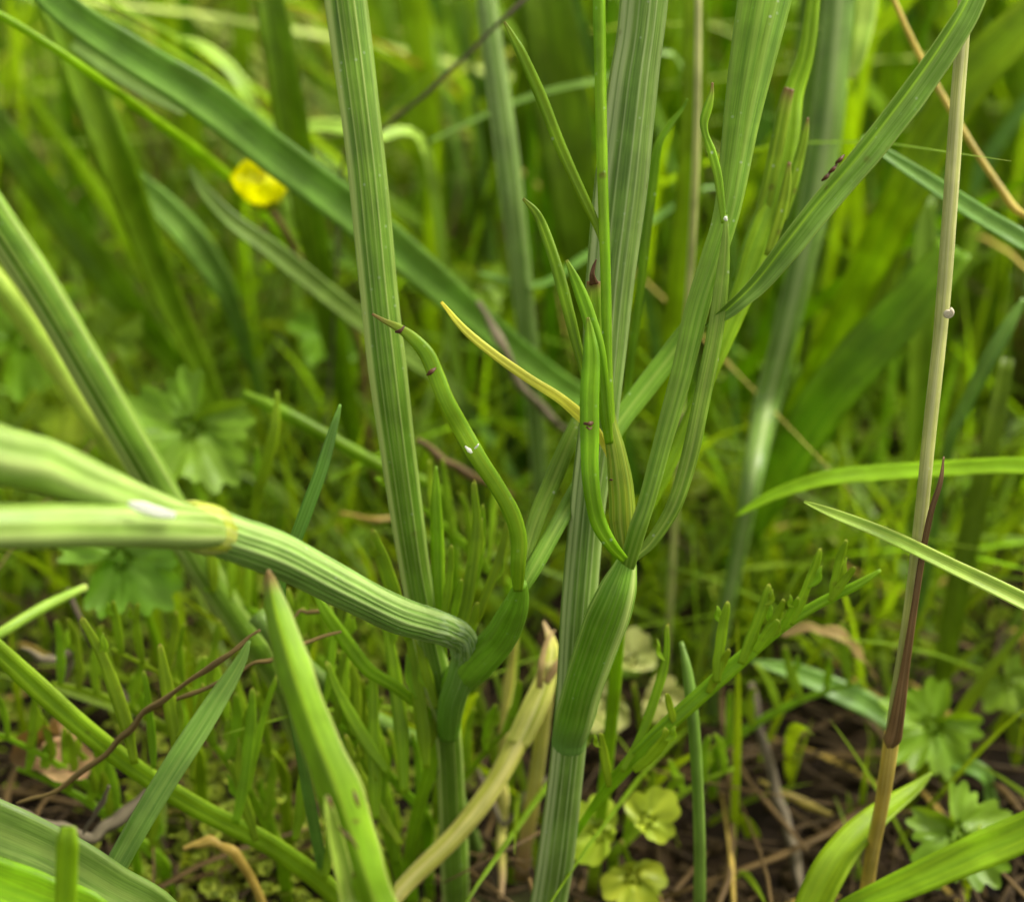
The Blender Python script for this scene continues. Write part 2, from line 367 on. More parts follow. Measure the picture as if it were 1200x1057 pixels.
def soil_mat():
    m = bpy.data.materials.new('soil_brown'); m.use_nodes = True
    nt = m.node_tree; N, L = nt.nodes, nt.links
    bs = N['Principled BSDF']
    tc = N.new('ShaderNodeTexCoord')
    a = N.new('ShaderNodeTexNoise'); a.inputs['Scale'].default_value = 45; a.inputs['Detail'].default_value = 9; a.inputs['Roughness'].default_value = 0.7
    b = N.new('ShaderNodeTexNoise'); b.inputs['Scale'].default_value = 9; b.inputs['Detail'].default_value = 4
    L.new(tc.outputs['Object'], a.inputs['Vector']); L.new(tc.outputs['Object'], b.inputs['Vector'])
    r = N.new('ShaderNodeValToRGB'); r.color_ramp.elements[0].position = 0.32; r.color_ramp.elements[0].color = (0.004, 0.003, 0.001, 1)
    r.color_ramp.elements[1].position = 0.75; r.color_ramp.elements[1].color = (0.05, 0.03, 0.012, 1)
    e = r.color_ramp.elements.new(0.52); e.color = (0.015, 0.009, 0.004, 1)
    L.new(a.outputs[0], r.inputs[0])
    g = N.new('ShaderNodeValToRGB'); g.color_ramp.elements[0].position = 0.5; g.color_ramp.elements[0].color = (0, 0, 0, 1)
    g.color_ramp.elements[1].position = 0.64; g.color_ramp.elements[1].color = (1, 1, 1, 1); L.new(b.outputs[0], g.inputs[0])
    mx = N.new('ShaderNodeMix'); mx.data_type = 'RGBA'; L.new(g.outputs[0], mx.inputs[0]); L.new(r.outputs[0], mx.inputs[6]); mx.inputs[7].default_value = (0.05, 0.07, 0.015, 1)
    # far from the plants the ground carries meadow
    sp = N.new('ShaderNodeVectorMath'); sp.operation = 'LENGTH'; L.new(tc.outputs['Object'], sp.inputs[0])
    mr = N.new('ShaderNodeMapRange'); mr.inputs[1].default_value = 1.0; mr.inputs[2].default_value = 2.5; L.new(sp.outputs['Value'], mr.inputs[0])
    m2 = N.new('ShaderNodeMix'); m2.data_type = 'RGBA'; L.new(mr.outputs[0], m2.inputs[0]); L.new(mx.outputs[2], m2.inputs[6]); m2.inputs[7].default_value = (0.06, 0.12, 0.015, 1)
    L.new(m2.outputs[2], bs.inputs['Base Color']); bs.inputs['Roughness'].default_value = 0.9; bs.inputs['Specular IOR Level'].default_value = 0.12
    bp = N.new('ShaderNodeBump'); bp.inputs['Strength'].default_value = 0.8; bp.inputs['Distance'].default_value = 0.002
    L.new(a.outputs[0], bp.inputs['Height']); L.new(bp.outputs[0], bs.inputs['Normal'])
    return m

# ------------------------------------------------------------------ ground
def ground_z(x, y):
    """centimetres"""
    near = np.exp(-((x/60.0)**2+((y-35)/60.0)**2))
    z = 0.35*np.sin(x*0.43+1)*np.cos(y*0.37)+0.22*np.sin(x*1.1+y*0.7)+0.16*np.cos(x*1.9-y*1.6+2)
    return -0.55+z*0.55*near
def build_ground():
    n = 221
    t = np.linspace(-1, 1, n); s = np.sinh(t*7)/np.sinh(7)*6000
    X, Y = np.meshgrid(s, s+30); Z = ground_z(X, Y-0)
    V = np.stack([X.ravel(), Y.ravel(), Z.ravel()], 1)
    F = [(j*n+i, j*n+i+1, (j+1)*n+i+1, (j+1)*n+i) for j in range(n-1) for i in range(n-1)]
    me = make_mesh('ground', V, F, None, soil_mat(), (0, 0, 0))
    o = link('ground', me, (0, 0, 0)); tag(o, 'dark brown soil under the meadow plants', 'ground', kind='structure')
build_ground()

# ------------------------------------------------------------------ uncountable growth: litter, moss, grass
def batch_blades(n, basef, hf, wf, leanf, seg=7, droop=0.5, fold=0.35, tipw=0.1):
    """V-folded blades in one mesh; every blade is an arc with real width"""
    Vs = np.zeros((n, seg+1, 3, 3)); A = np.zeros((n, seg+1, 3, 4))
    t = np.linspace(0, 1, seg+1)
    for i in range(n):
        bx, by = basef(); h = hf(); w = wf(); lean, az = leanf()
        dx, dy = math.cos(az), math.sin(az)
        dr = droop*rng.uniform(0.3, 1.5)
        out = h*(lean*t+dr*lean*t**2.6); up = h*(t-0.5*dr*lean*t**2.4)
        side = rng.uniform(-0.06, 0.06)*h*np.sin(t*3.0)
        px = bx+dx*out-dy*side; py = by+dy*out+dx*side
        pz = ground_z(bx, by)-0.2+up
        T = np.stack([np.gradient(px), np.gradient(py), np.gradient(pz)], 1); T /= np.linalg.norm(T, axis=1, keepdims=True)
        faz = az+rng.uniform(-1.2, 1.2)
        s = np.stack([-math.sin(faz)*np.ones_like(t), math.cos(faz)*np.ones_like(t), 0*t], 1)
        s -= T*(s*T).sum(1, keepdims=True); s /= np.linalg.norm(s, axis=1, keepdims=True)
        nrm = np.cross(s, T)
        ww = w/2*np.minimum(1, (1-t)/0.45+0.02)**0.75*np.minimum(1, 0.6+t*2)
        c = np.stack([px, py, pz], 1)
        Vs[i, :, 0] = c-s*ww[:, None]+nrm*ww[:, None]*fold; Vs[i, :, 1] = c; Vs[i, :, 2] = c+s*ww[:, None]+nrm*ww[:, None]*fold
        A[i, :, :, 0] = t[:, None]; A[i, :, :, 1] = (t*h)[:, None]; A[i, :, 0, 2] = 0+i*0.37 % 7; A[i, :, 1, 2] = 0.5+i*0.37 % 7; A[i, :, 2, 2] = 1+i*0.37 % 7
        A[i, :, 1, 3] = 1
    V = Vs.reshape(-1, 3); Aa = A.reshape(-1, 4)
    m = (seg+1)*3
    base = (np.arange(n)*m)[:, None, None]
    k = np.arange(seg)[None, :, None]*3
    q = np.array([[0, 1, 4, 3], [1, 2, 5, 4]])
    F = (base[..., None]+k[..., None]+q[None, None, :, :]).reshape(-1, 4)
    return V, F.tolist(), Aa

def stuff(name, label, cat, VFA, mat):
    V, F, A = VFA
    me = make_mesh(name, V, F, A, mat, (0, 30, 0)); o = link(name, me, (0, 30, 0)); tag(o, label, cat, kind='stuff'); return o

def in_view_base(dmin, dmax, spread=1.15, p=1.0):
    def f():
        while True:
            d = dmin+(dmax-dmin)*rng.random()**p
            # a ground point at distance y from the camera foot
            y = d
            x = rng.uniform(-1, 1)*(0.2727*y*1.12*spread+2)
            return x, y
    return f
# ground distances: bottom of frame ~20.5 cm, centre ~35 cm, top ~70 cm ahead of the camera foot
def tall_base(a, b):
    f = in_view_base(a, b, 1.6)
    def g():
        while True:
            x, y = f()
            if x/(.2727*y) < -.25 and y < 66 and rng.random() < .82: continue
            if y < 50 and rng.random() < .45: continue
            return x, y
    return g
stuff('grass', 'tall green meadow grass filling the blurred back', 'grass',
      batch_blades(1250, tall_base(37, 98), lambda: rng.uniform(8, 22), lambda: rng.uniform(0.22, 0.6), lambda: (abs(rng.gauss(0.2, 0.35)), rng.uniform(0, 6.28)), seg=9), M['blade'])
stuff('grass', 'bright fresh meadow grass among the darker grass', 'grass',
      batch_blades(900, tall_base(36, 88), lambda: rng.uniform(6, 18), lambda: rng.uniform(0.15, 0.5), lambda: (abs(rng.gauss(0.15, 0.25)), rng.uniform(0, 6.28)), seg=9), M['blade_bright'])
stuff('grass', 'bluish meadow grass among the darker grass', 'grass',
      batch_blades(420, tall_base(36, 85), lambda: rng.uniform(6, 18), lambda: rng.uniform(0.15, 0.5), lambda: (abs(rng.gauss(0.2, 0.3)), rng.uniform(0, 6.28)), seg=9), M['blade_blue'])
stuff('grass', 'short young grass close to the soil', 'grass',
      batch_blades(1500, in_view_base(21, 60, 1.6, 0.8), lambda: rng.uniform(1, 5), lambda: rng.uniform(0.08, 0.25), lambda: (abs(rng.gauss(0.3, 0.4)), rng.uniform(0, 6.28))), M['blade'])
stuff('grass', 'far meadow grass beyond the plants', 'grass',
      batch_blades(5000, lambda: (rng.uniform(-260, 260), rng.uniform(90, 420)), lambda: rng.uniform(12, 34), lambda: rng.uniform(0.4, 1.1), lambda: (abs(rng.gauss(0.15, 0.25)), rng.uniform(0, 6.28)), seg=5), M['blade'])
stuff('grass', 'meadow grass to the sides and behind the camera', 'grass',
      batch_blades(2500, lambda: (lambda a, r: (r*math.cos(a), 20+r*math.sin(a)))(rng.uniform(-3.5, 0.36), rng.uniform(40, 200)), lambda: rng.uniform(6, 18), lambda: rng.uniform(0.25, 0.6), lambda: (abs(rng.gauss(0.15, 0.25)), rng.uniform(0, 6.28)), seg=5), M['blade'])

def crumbs(n):
    out = []
    for _ in range(n):
        x, y = in_view_base(17, 46, 1.4, 1.2)(); z = float(ground_z(x, y)); q = rng.uniform(.04, .22)
        v = np.array([[rng.gauss(0, 1), rng.gauss(0, 1), rng.gauss(0, .6)] for _ in range(3)])
        ico = np.array([[0, 0, 1], [.9, 0, .3], [.3, .85, .3], [-.7, .5, .3], [-.7, -.5, .3], [.3, -.85, .3], [.6, .4, -.6], [-.3, .7, -.6], [-.8, 0, -.6], [-.3, -.7, -.6], [.6, -.4, -.6]])
        V = ico*(1+np.array([[rng.uniform(-.25, .25)] for _ in range(11)]))*q+np.array([x, y, z])
        F = [(0, 1, 2), (0, 2, 3), (0, 3, 4), (0, 4, 5), (0, 5, 1), (1, 6, 2), (2, 7, 3), (3, 8, 4), (4, 9, 5), (5, 10, 1), (2, 6, 7), (3, 7, 8), (4, 8, 9), (5, 9, 10), (1, 10, 6), (6, 10, 9, 8, 7)]
        out.append((V, F, np.full((11, 4), rng.random())))
    return join(out)
stuff('soil_crumbs', 'dark crumbly lumps of soil between the plants', 'soil', crumbs(2600), M['crumb'])
stuff('grass', 'dense fine undergrowth of thin green blades between the plants', 'grass',
      batch_blades(3600, in_view_base(26, 78, 1.4), lambda: rng.uniform(1.2, 6), lambda: rng.uniform(0.06, 0.2), lambda: (abs(rng.gauss(0.35, 0.5)), rng.uniform(0, 6.28)), seg=6), M['blade'])
stuff('grass', 'bright fine blades in the undergrowth', 'grass',
      batch_blades(900, in_view_base(30, 78, 1.4), lambda: rng.uniform(1.5, 7), lambda: rng.uniform(0.06, 0.22), lambda: (abs(rng.gauss(0.35, 0.5)), rng.uniform(0, 6.28)), seg=6), M['blade_bright'])
stuff('grass', 'thin pale blades crossing at all angles behind the plants', 'grass',
      batch_blades(420, in_view_base(46, 82, 1.5), lambda: rng.uniform(6, 17), lambda: rng.uniform(0.08, 0.24), lambda: (abs(rng.gauss(0.75, 0.5)), rng.uniform(0, 6.28)), seg=9), M['blade_pale'])
stuff('grass', 'dry straw blades leaning through the background', 'dry grass',
      batch_blades(220, in_view_base(45, 80, 1.5), lambda: rng.uniform(5, 15), lambda: rng.uniform(0.06, 0.16), lambda: (abs(rng.gauss(0.8, 0.6)), rng.uniform(0, 6.28)), seg=9), M['straw'])
stuff('grass', 'dry pale grass threads standing among the green blades', 'dry grass',
      batch_blades(900, in_view_base(36, 75, 1.4), lambda: rng.uniform(2, 9), lambda: rng.uniform(0.05, 0.13), lambda: (abs(rng.gauss(0.4, 0.6)), rng.uniform(0, 6.28)), seg=6), M['twig'])
def scatter_sticks(n, basef, lf, wf, zmax, mat, name, label):
    out = []
    pr = prof_tube(m=5, flat=0.4)
    for _ in range(n):
        x, y = basef(); L = lf(); a = rng.uniform(0, 6.28); w = wf(); z = float(ground_z(x, y))+rng.uniform(0.02, zmax)
        dx, dy = math.cos(a)*L/2, math.sin(a)*L/2; b = rng.uniform(-.25, .25)*L; tz = rng.uniform(-.3, .3)*zmax
        pts = np.array([[x-dx, y-dy, z-tz, w*.7], [x-dy*b/L, y+dx*b/L, z+rng.uniform(0, .3), w], [x+dx, y+dy, z+tz, w*.4]])
        out.append(sweep(pts, pr, seg=3, wob=0, face=(0, 0, 1)))
    return stuff(name, label, 'leaf litter', join(out), mat)
nearb = in_view_base(17, 62, 1.4, 1.2)
scatter_sticks(2200, nearb, lambda: rng.uniform(0.6, 4), lambda: rng.uniform(0.03, 0.13), 0.6, M['litter'], 'leaf_litter', 'brown dry stalks and leaf scraps lying on the soil')
scatter_sticks(350, nearb, lambda: rng.uniform(1.5, 6), lambda: rng.uniform(0.05, 0.15), 1.6, M['twig'], 'leaf_litter', 'paler dry grass stalks tangled above the soil')
scatter_sticks(120, nearb, lambda: rng.uniform(1, 4), lambda: rng.uniform(0.06, 0.16), 1.0, M['straw'], 'leaf_litter', 'yellow straw scraps on the soil')

def leaf_disc(c, nrm, ang, size, lobes, depth, teeth=0, cup=0.15, rings=5, m=60, notch=True, wedge=False, tooth=0.10):
    """lobed leaf sheet with a cupped, folded surface"""
    nrm = np.array(nrm, float); nrm /= np.linalg.norm(nrm)
    a = np.cross(nrm, [0.1, 0.2, 1.0]) if abs(nrm[2]) < .95 else np.cross(nrm, [0, 1.0, 0]); a /= np.linalg.norm(a); b = np.cross(nrm, a)
    U = a*math.cos(ang)+b*math.sin(ang); W = np.cross(nrm, U)
    V, A, F = [c], [(0, 0, 0.5, 0)], []
    for r in range(1, rings+1):
        for k in range(m):
            th = 2*math.pi*k/m
            # petiole at th=pi
            env = 1-0.25*abs(math.sin(th/2))**4
            if notch: env *= 1-0.75*math.exp(-((abs(th-math.pi))/0.28)**2)
            lb = abs(math.cos(th*lobes/2.0)) if lobes else 1
            R = env*(1-depth*(1-lb**0.8))
            if wedge:
                tp = th if th < math.pi else th-2*math.pi
                lb = abs(math.cos(tp*1.9)); R = (1-depth*(1-lb**.7))*(.30+.75*math.cos(tp/2)**1.5)
            if teeth: R *= 1-tooth*(1-abs(math.cos(th*teeth/2.0)))
            rr = r/rings
            Rr = size*(R*rr if rr > .4 else (R*.5+.5*env*(1-depth*.5))*rr)
            vein = math.exp(-((1-lb)/0.12)**2)*(1 if lobes else 0)
            z = cup*size*rr*rr*(0.5+0.5*math.cos(th*2))-0.05*size*rr*vein+size*0.03*math.sin(5*th+r)
            V.append(np.asarray(c)+U*math.cos(th)*Rr+W*math.sin(th)*Rr+nrm*z)
            A.append((rr*0.8, rr*size, k/m, vein))
    for k in range(m): F.append((0, 1+k, 1+(k+1) % m))
    for r in range(1, rings):
        for k in range(m):
            i, j = 1+(r-1)*m+k, 1+(r-1)*m+(k+1) % m
            F.append((i, j, j+m, i+m) if True else None)
    F = [tuple(f) for f in F]
    return np.array(V), F, np.array(A, float)

def small_leaves(n, basef, sf, zf, mat, name, label, cat):
    out = []
    for _ in range(n):
        x, y = basef(); s = sf(); z = float(ground_z(x, y))+zf()
        nn = (rng.gauss(0, .5), rng.gauss(-.2, .5), 1)
        out.append(leaf_disc(np.array([x, y, z]), nn, rng.uniform(0, 6.28), s, 0, 0, cup=0.4, rings=2, m=8, notch=False))
    return stuff(name, label, cat, join(out), mat)
def patch(cx, cy, r, n_c):
    cs = [(cx+rng.gauss(0, r), cy+rng.gauss(0, r)) for _ in range(n_c)]
    def f():
        c = rng.choice(cs); return c[0]+rng.gauss(0, .45), c[1]+rng.gauss(0, .45)
    return f
def lobed_cover(n, basef, sf, zf, mat, label):
    out = []
    for _ in range(n):
        x, y = basef(); z = float(ground_z(x, y))+zf()
        out.append(leaf_disc(np.array([x, y, z]), (rng.gauss(0, .4), rng.gauss(-.45, .4), 1), rng.uniform(0, 6.28), sf(), rng.choice((3, 5)), .35, teeth=9, cup=.25, rings=3, m=30, notch=True, tooth=.15))
    return stuff('ground_cover', label, 'ground cover', join(out), mat)
lobed_cover(420, in_view_base(29, 78, 1.3), lambda: rng.uniform(.2, .6), lambda: abs(rng.gauss(.5, .7)), M['lobed_bright'], 'small bright lobed leaves low among the grass')
lobed_cover(300, in_view_base(23, 74, 1.3), lambda: rng.uniform(.2, .55), lambda: abs(rng.gauss(.4, .6)), M['lobed'], 'small dull lobed leaves low among the grass')
pm = P(280, 900, 99)
small_leaves(1300, patch(pm[0], pm[1], 1.9, 26), lambda: rng.uniform(.06, .17), lambda: abs(rng.gauss(0, .7)), M['moss'], 'moss', 'pale green moss cushions on the soil lower left', 'moss')
small_leaves(3000, in_view_base(27, 76, 1.3), lambda: rng.uniform(.08, .32), lambda: abs(rng.gauss(0, .9)), M['moss'], 'ground_cover', 'low leafy ground cover between the stems', 'ground cover')
small_leaves(1500, in_view_base(32, 80, 1.3), lambda: rng.uniform(.2, .55), lambda: abs(rng.gauss(.8, 1.0)), M['blade_bright'], 'ground_cover', 'bright low leaves under the far grass', 'ground cover')

# ------------------------------------------------------------------ the central plant
T14 = prof_tube(ribs=9, depth=0.12, flat=0.85, power=1.8, m=81, phase=0.6)
TA = prof_bands([(-.93, .1, .5), (-.42, .035, .9), (-.12, .03, .85), (.12, .03, .6), (.36, .04, .75), (.83, .19, .95)], depth=.07)  # narrow peaks are ribs; the wide last one paints a sunlit side pale
TB = prof_bands([(-.92, .1, .5), (-.5, .05, .6), (-.2, .035, .8), (.22, .03, .7), (.55, .12, .85), (.82, .12, 1)], depth=.045)  # broad outer peaks put the stem's lit side into the rib colour
TC = [(a*(1+.012*math.cos(i*1.3)), b*(1+.012*math.cos(i*1.3)), c_, min(1, d_+.30*(.5+.5*math.cos(i*1.3)))) for i, (a, b, c_, d_) in enumerate(prof_bands([(.74, .16, .9), (.55, .02, .5), (.4, .015, .3), (-.93, .05, .5)], depth=.03, flat=.95, m=120))]  # broad pale peak paints the sheath's lit right edge; fine veins added
T9 = prof_tube(ribs=8, depth=0.13, flat=0.85, power=1.8, m=72, phase=2.2)
TP = prof_tube(ribs=7, depth=0.09, flat=0.5, power=1.2, m=56, phase=.4)
TS = prof_tube(ribs=18, depth=0.03, flat=0.9, power=1.6, m=108)
TR = prof_tube(m=16)
LF = prof_leaflet()
LT = prof_leaflet(thick=0.3, groove=0.12)
LT2 = prof_leaflet(thick=0.22, groove=0.10)
def near(pts, f=.62): return [(x, y, 22.4-(22.4-d)*f if d < 22.4 else d, w) for x, y, d, w in pts]
def sw(pts, prof, root=None, **k): return sweep(place(pts, root), prof, **k)

cen_pts = [(800, -700, 21.6, 44), (776, -260, 21.9, 52), (755, 0, 22.4, 57), (742, 100, 22.5, 60), (730, 200, 22.6, 62), (714, 340, 22.7, 58), (703, 480, 22.8, 48), (688, 600, 23.0, 42),
           (676, 740, 23.3, 42), (668, 860, 23.7, 42), (652, 1000, 24.4, 43), (643, 1057, 24.8, 44), (632, 1130, 25.3, 46)]
foot = place(cen_pts, (0, .3))[-1][:3]
A_ = Thing('wild_parsley_plant', 'sharp ribbed green plant in the centre with swollen dark leaf sheath and narrow leaflets', 'plant', foot)
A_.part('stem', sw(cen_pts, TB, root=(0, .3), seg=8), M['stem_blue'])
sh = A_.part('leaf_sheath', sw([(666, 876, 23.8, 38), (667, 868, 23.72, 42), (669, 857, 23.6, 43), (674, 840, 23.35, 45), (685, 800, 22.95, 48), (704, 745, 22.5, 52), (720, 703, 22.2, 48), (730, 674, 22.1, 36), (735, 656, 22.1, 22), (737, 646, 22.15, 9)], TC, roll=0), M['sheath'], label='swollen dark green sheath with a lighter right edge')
pe = A_.part('leaf_stalk', sw([(724, 702, 22.25, 8), (731, 678, 22.15, 16), (737, 655, 21.95, 21), (747, 620, 21.8, 22), (757, 590, 21.75, 22), (776, 520, 21.7, 24), (798, 440, 21.7, 27), (817, 360, 21.7, 31), (836, 300, 21.75, 31), (853, 240, 21.8, 33), (872, 120, 22, 50), (895, 0, 22.2, 68), (930, -180, 22.5, 74), (985, -460, 23, 40), (1010, -600, 23, 10)], TP, roll=-18, roll2=-10), M['petiole'], label='ribbed leaf stalk widening upward')
def lf(name, pts, mat='leaflet', prof=None, parent=None, label=None, th=A_, **k):
    if name == 'leaflet': pts = [(x, y, d, w*1.15) for x, y, d, w in pts]
    return th.part(name, sw(pts, prof or LF, **k), M[mat], parent=parent, label=label)
lf('leaflet', [(732, 656, 21.8, 9), (716, 638, 21.6, 13), (700, 608, 21.5, 17), (692, 560, 21.4, 18), (691, 510, 21.4, 19), (691, 460, 21.4, 20), (693, 420, 21.45, 18), (691, 390, 21.5, 10), (689, 372, 21.5, 3)], parent=pe)
lf('leaflet', [(714, 520, 21.9, 8), (710, 490, 21.8, 12), (706, 450, 21.7, 14), (700, 410, 21.6, 16), (689, 368, 21.6, 15), (677, 335, 21.6, 12), (664, 305, 21.6, 3)], parent=pe)
lf('leaflet', [(690, 470, 21.8, 6), (683, 430, 21.8, 9), (675, 400, 21.8, 11), (665, 360, 21.8, 12), (652, 312, 21.9, 12), (637, 268, 22, 11), (627, 248, 22, 8), (613, 233, 22, 3)], parent=pe)
lf('leaflet', [(700, 470, 22.1, 10), (698, 420, 22.1, 16), (697, 370, 22.1, 17), (696, 345, 22.1, 17), (696, 330, 22.1, 15)], mat='leaflet_spotted', parent=pe, label='pale truncated leaflet with brown torn top')
lf('torn_tip', [(696, 333, 22.05, 12), (694, 322, 22.0, 6), (696, 312, 22.0, 4), (699, 304, 22.0, 1.5)], mat='dark', parent=pe)
lf('leaflet', [(742, 655, 22.0, 8), (764, 634, 22, 13), (790, 592, 21.9, 16), (808, 535, 21.8, 17), (824, 460, 21.7, 18), (838, 390, 21.6, 17), (846, 330, 21.55, 14), (850, 285, 21.5, 9), (851, 252, 21.5, 3)], mat='petiole_pale', parent=pe, label='pale speckled leaflet curving along the stalk')
lf('leaflet', [(848, 262, 21.6, 5), (845, 235, 21.6, 8), (841, 205, 21.6, 9), (834, 178, 21.6, 9), (827, 158, 21.6, 7), (825, 143, 21.6, 9), (830, 125, 21.6, 9), (834, 110, 21.6, 5), (835, 97, 21.6, 2)], mat='leaflet_spotted', parent=pe, label='small kinked leaflet with brown tip')
inn = A_.part('inner_sheath', sw([(735, 656, 22.1, 12), (733, 640, 22.1, 24), (730, 612, 22.1, 31), (728, 575, 22.05, 32), (723, 535, 22, 25), (716, 500, 22, 17), (713, 478, 22, 14)], TS, roll=30), M['sheath_pale'])
ys = A_.part('side_stem', sw([(722, 540, 22.05, 10), (715, 500, 22, 14), (712, 440, 21.9, 13), (710, 340, 21.8, 13), (708, 270, 21.7, 13), (705, 170, 21.6, 14), (703, 60, 21.5, 15), (702, -30, 21.4, 15), (704, -300, 21.2, 12), (712, -520, 21, 8)], prof_tube(ribs=6, depth=.08, m=30), root=None), M['leaflet_spotted'], parent=inn, label='thin smooth stem rising from the inner sheath')
lf('leaflet', [(708, 290, 21.7, 6), (700, 266, 21.7, 8), (682, 228, 21.6, 11), (658, 175, 21.5, 12), (634, 114, 21.4, 12), (612, 65, 21.3, 11), (600, 42, 21.3, 7), (591, 26, 21.3, 2.5)], parent=inn)
lf('leaflet', [(722, 560, 22.1, 4), (712, 528, 22.15, 8), (698, 505, 22.1, 10), (680, 487, 22.1, 12), (655, 466, 22.0, 11), (620, 444, 22.0, 10), (580, 416, 21.9, 9), (545, 387, 21.9, 8), (517, 354, 21.9, 3)], mat='yellow', parent=inn, label='yellow withered leaflet pointing up to the left')

# ------------------------------------------------------------------ the plant with the stem bent towards the camera
B_pts = [(370, -300, 23, 52), (398, -60, 22.9, 51), (405, 0, 22.9, 50), (428, 180, 22.9, 48), (445, 352, 23, 46), (460, 480, 23.2, 44), (482, 640, 23.8, 39), (496, 720, 24.2, 37), (513, 800, 24.6, 34), (524, 850, 25, 32), (530, 950, 26, 33), (533, 1020, 26.6, 34)]
B_ = Thing('wild_parsley_plant', 'ribbed green plant left of centre whose one stem bends over towards the camera', 'plant', place(B_pts, (0, .2))[-1][:3])
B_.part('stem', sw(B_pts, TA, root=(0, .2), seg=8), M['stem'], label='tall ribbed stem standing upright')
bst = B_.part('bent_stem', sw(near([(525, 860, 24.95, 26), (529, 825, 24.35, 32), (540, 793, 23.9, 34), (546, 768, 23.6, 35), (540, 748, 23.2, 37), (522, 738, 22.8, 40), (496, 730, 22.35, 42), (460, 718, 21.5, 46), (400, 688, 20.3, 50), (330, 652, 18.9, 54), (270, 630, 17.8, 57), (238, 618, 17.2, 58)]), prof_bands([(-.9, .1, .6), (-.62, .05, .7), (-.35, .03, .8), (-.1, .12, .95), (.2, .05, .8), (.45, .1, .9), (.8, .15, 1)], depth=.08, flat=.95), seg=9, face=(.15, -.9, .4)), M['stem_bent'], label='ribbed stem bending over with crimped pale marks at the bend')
nod = B_.part('stem_joint', sw(near([(262, 626, 17.6, 50), (252, 623, 17.45, 58), (241, 620, 17.3, 61), (229, 616, 17.1, 61), (214, 612, 16.8, 52)]), TR, seg=4), M['node'], label='yellow joint where the bent stem forks')
B_.part('bent_branch', sw(near([(250, 622, 17.2, 40), (220, 612, 16.8, 54), (170, 595, 16.2, 62), (110, 570, 15.5, 72), (50, 545, 14.9, 80), (-10, 530, 14.2, 86), (-120, 490, 13.2, 86), (-300, 420, 12, 80)]), prof_tube(ribs=5, depth=.16, flat=.9, power=.8, phase=2.2, m=40), seg=7, face=(0, 0, 1), wob=.003), M['stem_bright'], label='upper pale green branch with a deep groove')
B_.part('bent_branch', sw(near([(250, 624, 17.1, 40), (225, 620, 16.6, 55), (170, 617, 15.8, 58), (100, 616, 15.0, 60), (40, 617, 14.3, 61), (-20, 618, 13.7, 62), (-140, 622, 12.6, 62), (-300, 640, 11.5, 60)]), prof_tube(ribs=7, depth=.10, flat=.95, power=1.2), seg=7, face=(0, 0, 1), wob=.003), M['stem_bright'], label='lower pale green branch running level to the left')
B_.part('papery_stipule', sw(near([(150, 590, 15.0, 5), (165, 594, 15.1, 13), (185, 600, 15.3, 13), (205, 604, 15.6, 8)]), LT, seg=4), M['white'])
bsh = B_.part('leaf_sheath', sw([(525, 868, 25.3, 32), (524, 845, 25.0, 33.5), (526, 822, 24.75, 36), (538, 797, 24.4, 40), (558, 778, 23.6, 44), (585, 748, 23.2, 42), (601, 718, 22.8, 34), (608, 697, 22.5, 24), (610, 684, 22.3, 16)], TS, roll=15), M['sheath_mid'])
lf('leaflet', [(607, 692, 22.3, 10), (607, 665, 22.1, 16), (608, 632, 22, 17), (600, 602, 21.9, 17), (583, 571, 21.8, 17), (560, 536, 21.7, 18), (541, 503, 21.7, 18), (523, 470, 21.6, 18), (511, 440, 21.6, 17), (500, 415, 21.6, 16), (484, 397, 21.6, 13), (468, 385, 21.6, 9), (450, 376, 21.6, 5), (436, 368, 21.6, 2.5)], mat='leaflet_spotted', th=B_, parent=bsh, label='curled leaflet with brown rings and dry tip', prof=prof_leaflet(thick=.5, groove=.1))
b1 = lf('leaf_stalk', [(609, 692, 22.5, 10), (614, 660, 22.6, 17), (628, 610, 22.8, 20), (648, 562, 23, 21), (668, 515, 23.1, 20), (684, 480, 23.2, 15), (700, 445, 23.2, 5)], mat='petiole', th=B_, parent=bsh)
lf('leaf_stalk', [(610, 694, 22.4, 12), (624, 668, 22.5, 19), (652, 618, 22.8, 20), (683, 563, 23.2, 21), (722, 500, 23.6, 24), (758, 452, 23.8, 27), (792, 408, 23.9, 26), (818, 368, 23.9, 18), (835, 330, 23.9, 6)], mat='petiole', th=B_, parent=bsh)
lf('leaflet', [(612, 690, 22.7, 6), (632, 650, 22.9, 10), (655, 605, 23.1, 9), (672, 570, 23.3, 3)], mat='sheath_pale', th=B_, parent=bsh, label='yellowish strip between the two leaf stalks')

def mark(th, name, q, mat, parent=None): th.part(name, sw(q, prof_tube(m=8, flat=.35), seg=3, wob=.1), M[mat], parent=parent)
mark(B_, 'brown_ring', [(500, 440, 21.42, 2), (505, 436, 21.38, 5), (511, 431, 21.42, 2)], 'dark', bsh)
mark(B_, 'brown_ring', [(463, 389, 21.5, 2), (469, 388, 21.45, 5), (474, 382, 21.48, 2)], 'dark', bsh)
mark(B_, 'white_flake', [(545, 523, 21.52, 2), (549, 527, 21.48, 5), (553, 531, 21.5, 2)], 'white', bsh)
mark(B_, 'white_flake', [(556, 526, 21.55, 1.5), (559, 523, 21.5, 3), (561, 520, 21.5, 1)], 'white', bsh)
mark(A_, 'dark_spot', [(684, 496, 21.25, 3), (690, 497, 21.2, 6), (695, 495, 21.25, 3)], 'dark', pe)
mark(A_, 'dark_spot', [(687, 500, 21.22, 2), (691, 503, 21.2, 3), (694, 500, 21.25, 1)], 'dark', pe)
mark(A_, 'dark_spot', [(714, 563, 21.75, 1), (716, 562, 21.72, 3), (718, 563, 21.75, 1)], 'dark', inn)
mark(A_, 'white_flake', [(848, 257, 21.3, 2), (850, 256, 21.25, 5), (852, 259, 21.3, 2)], 'white', pe)
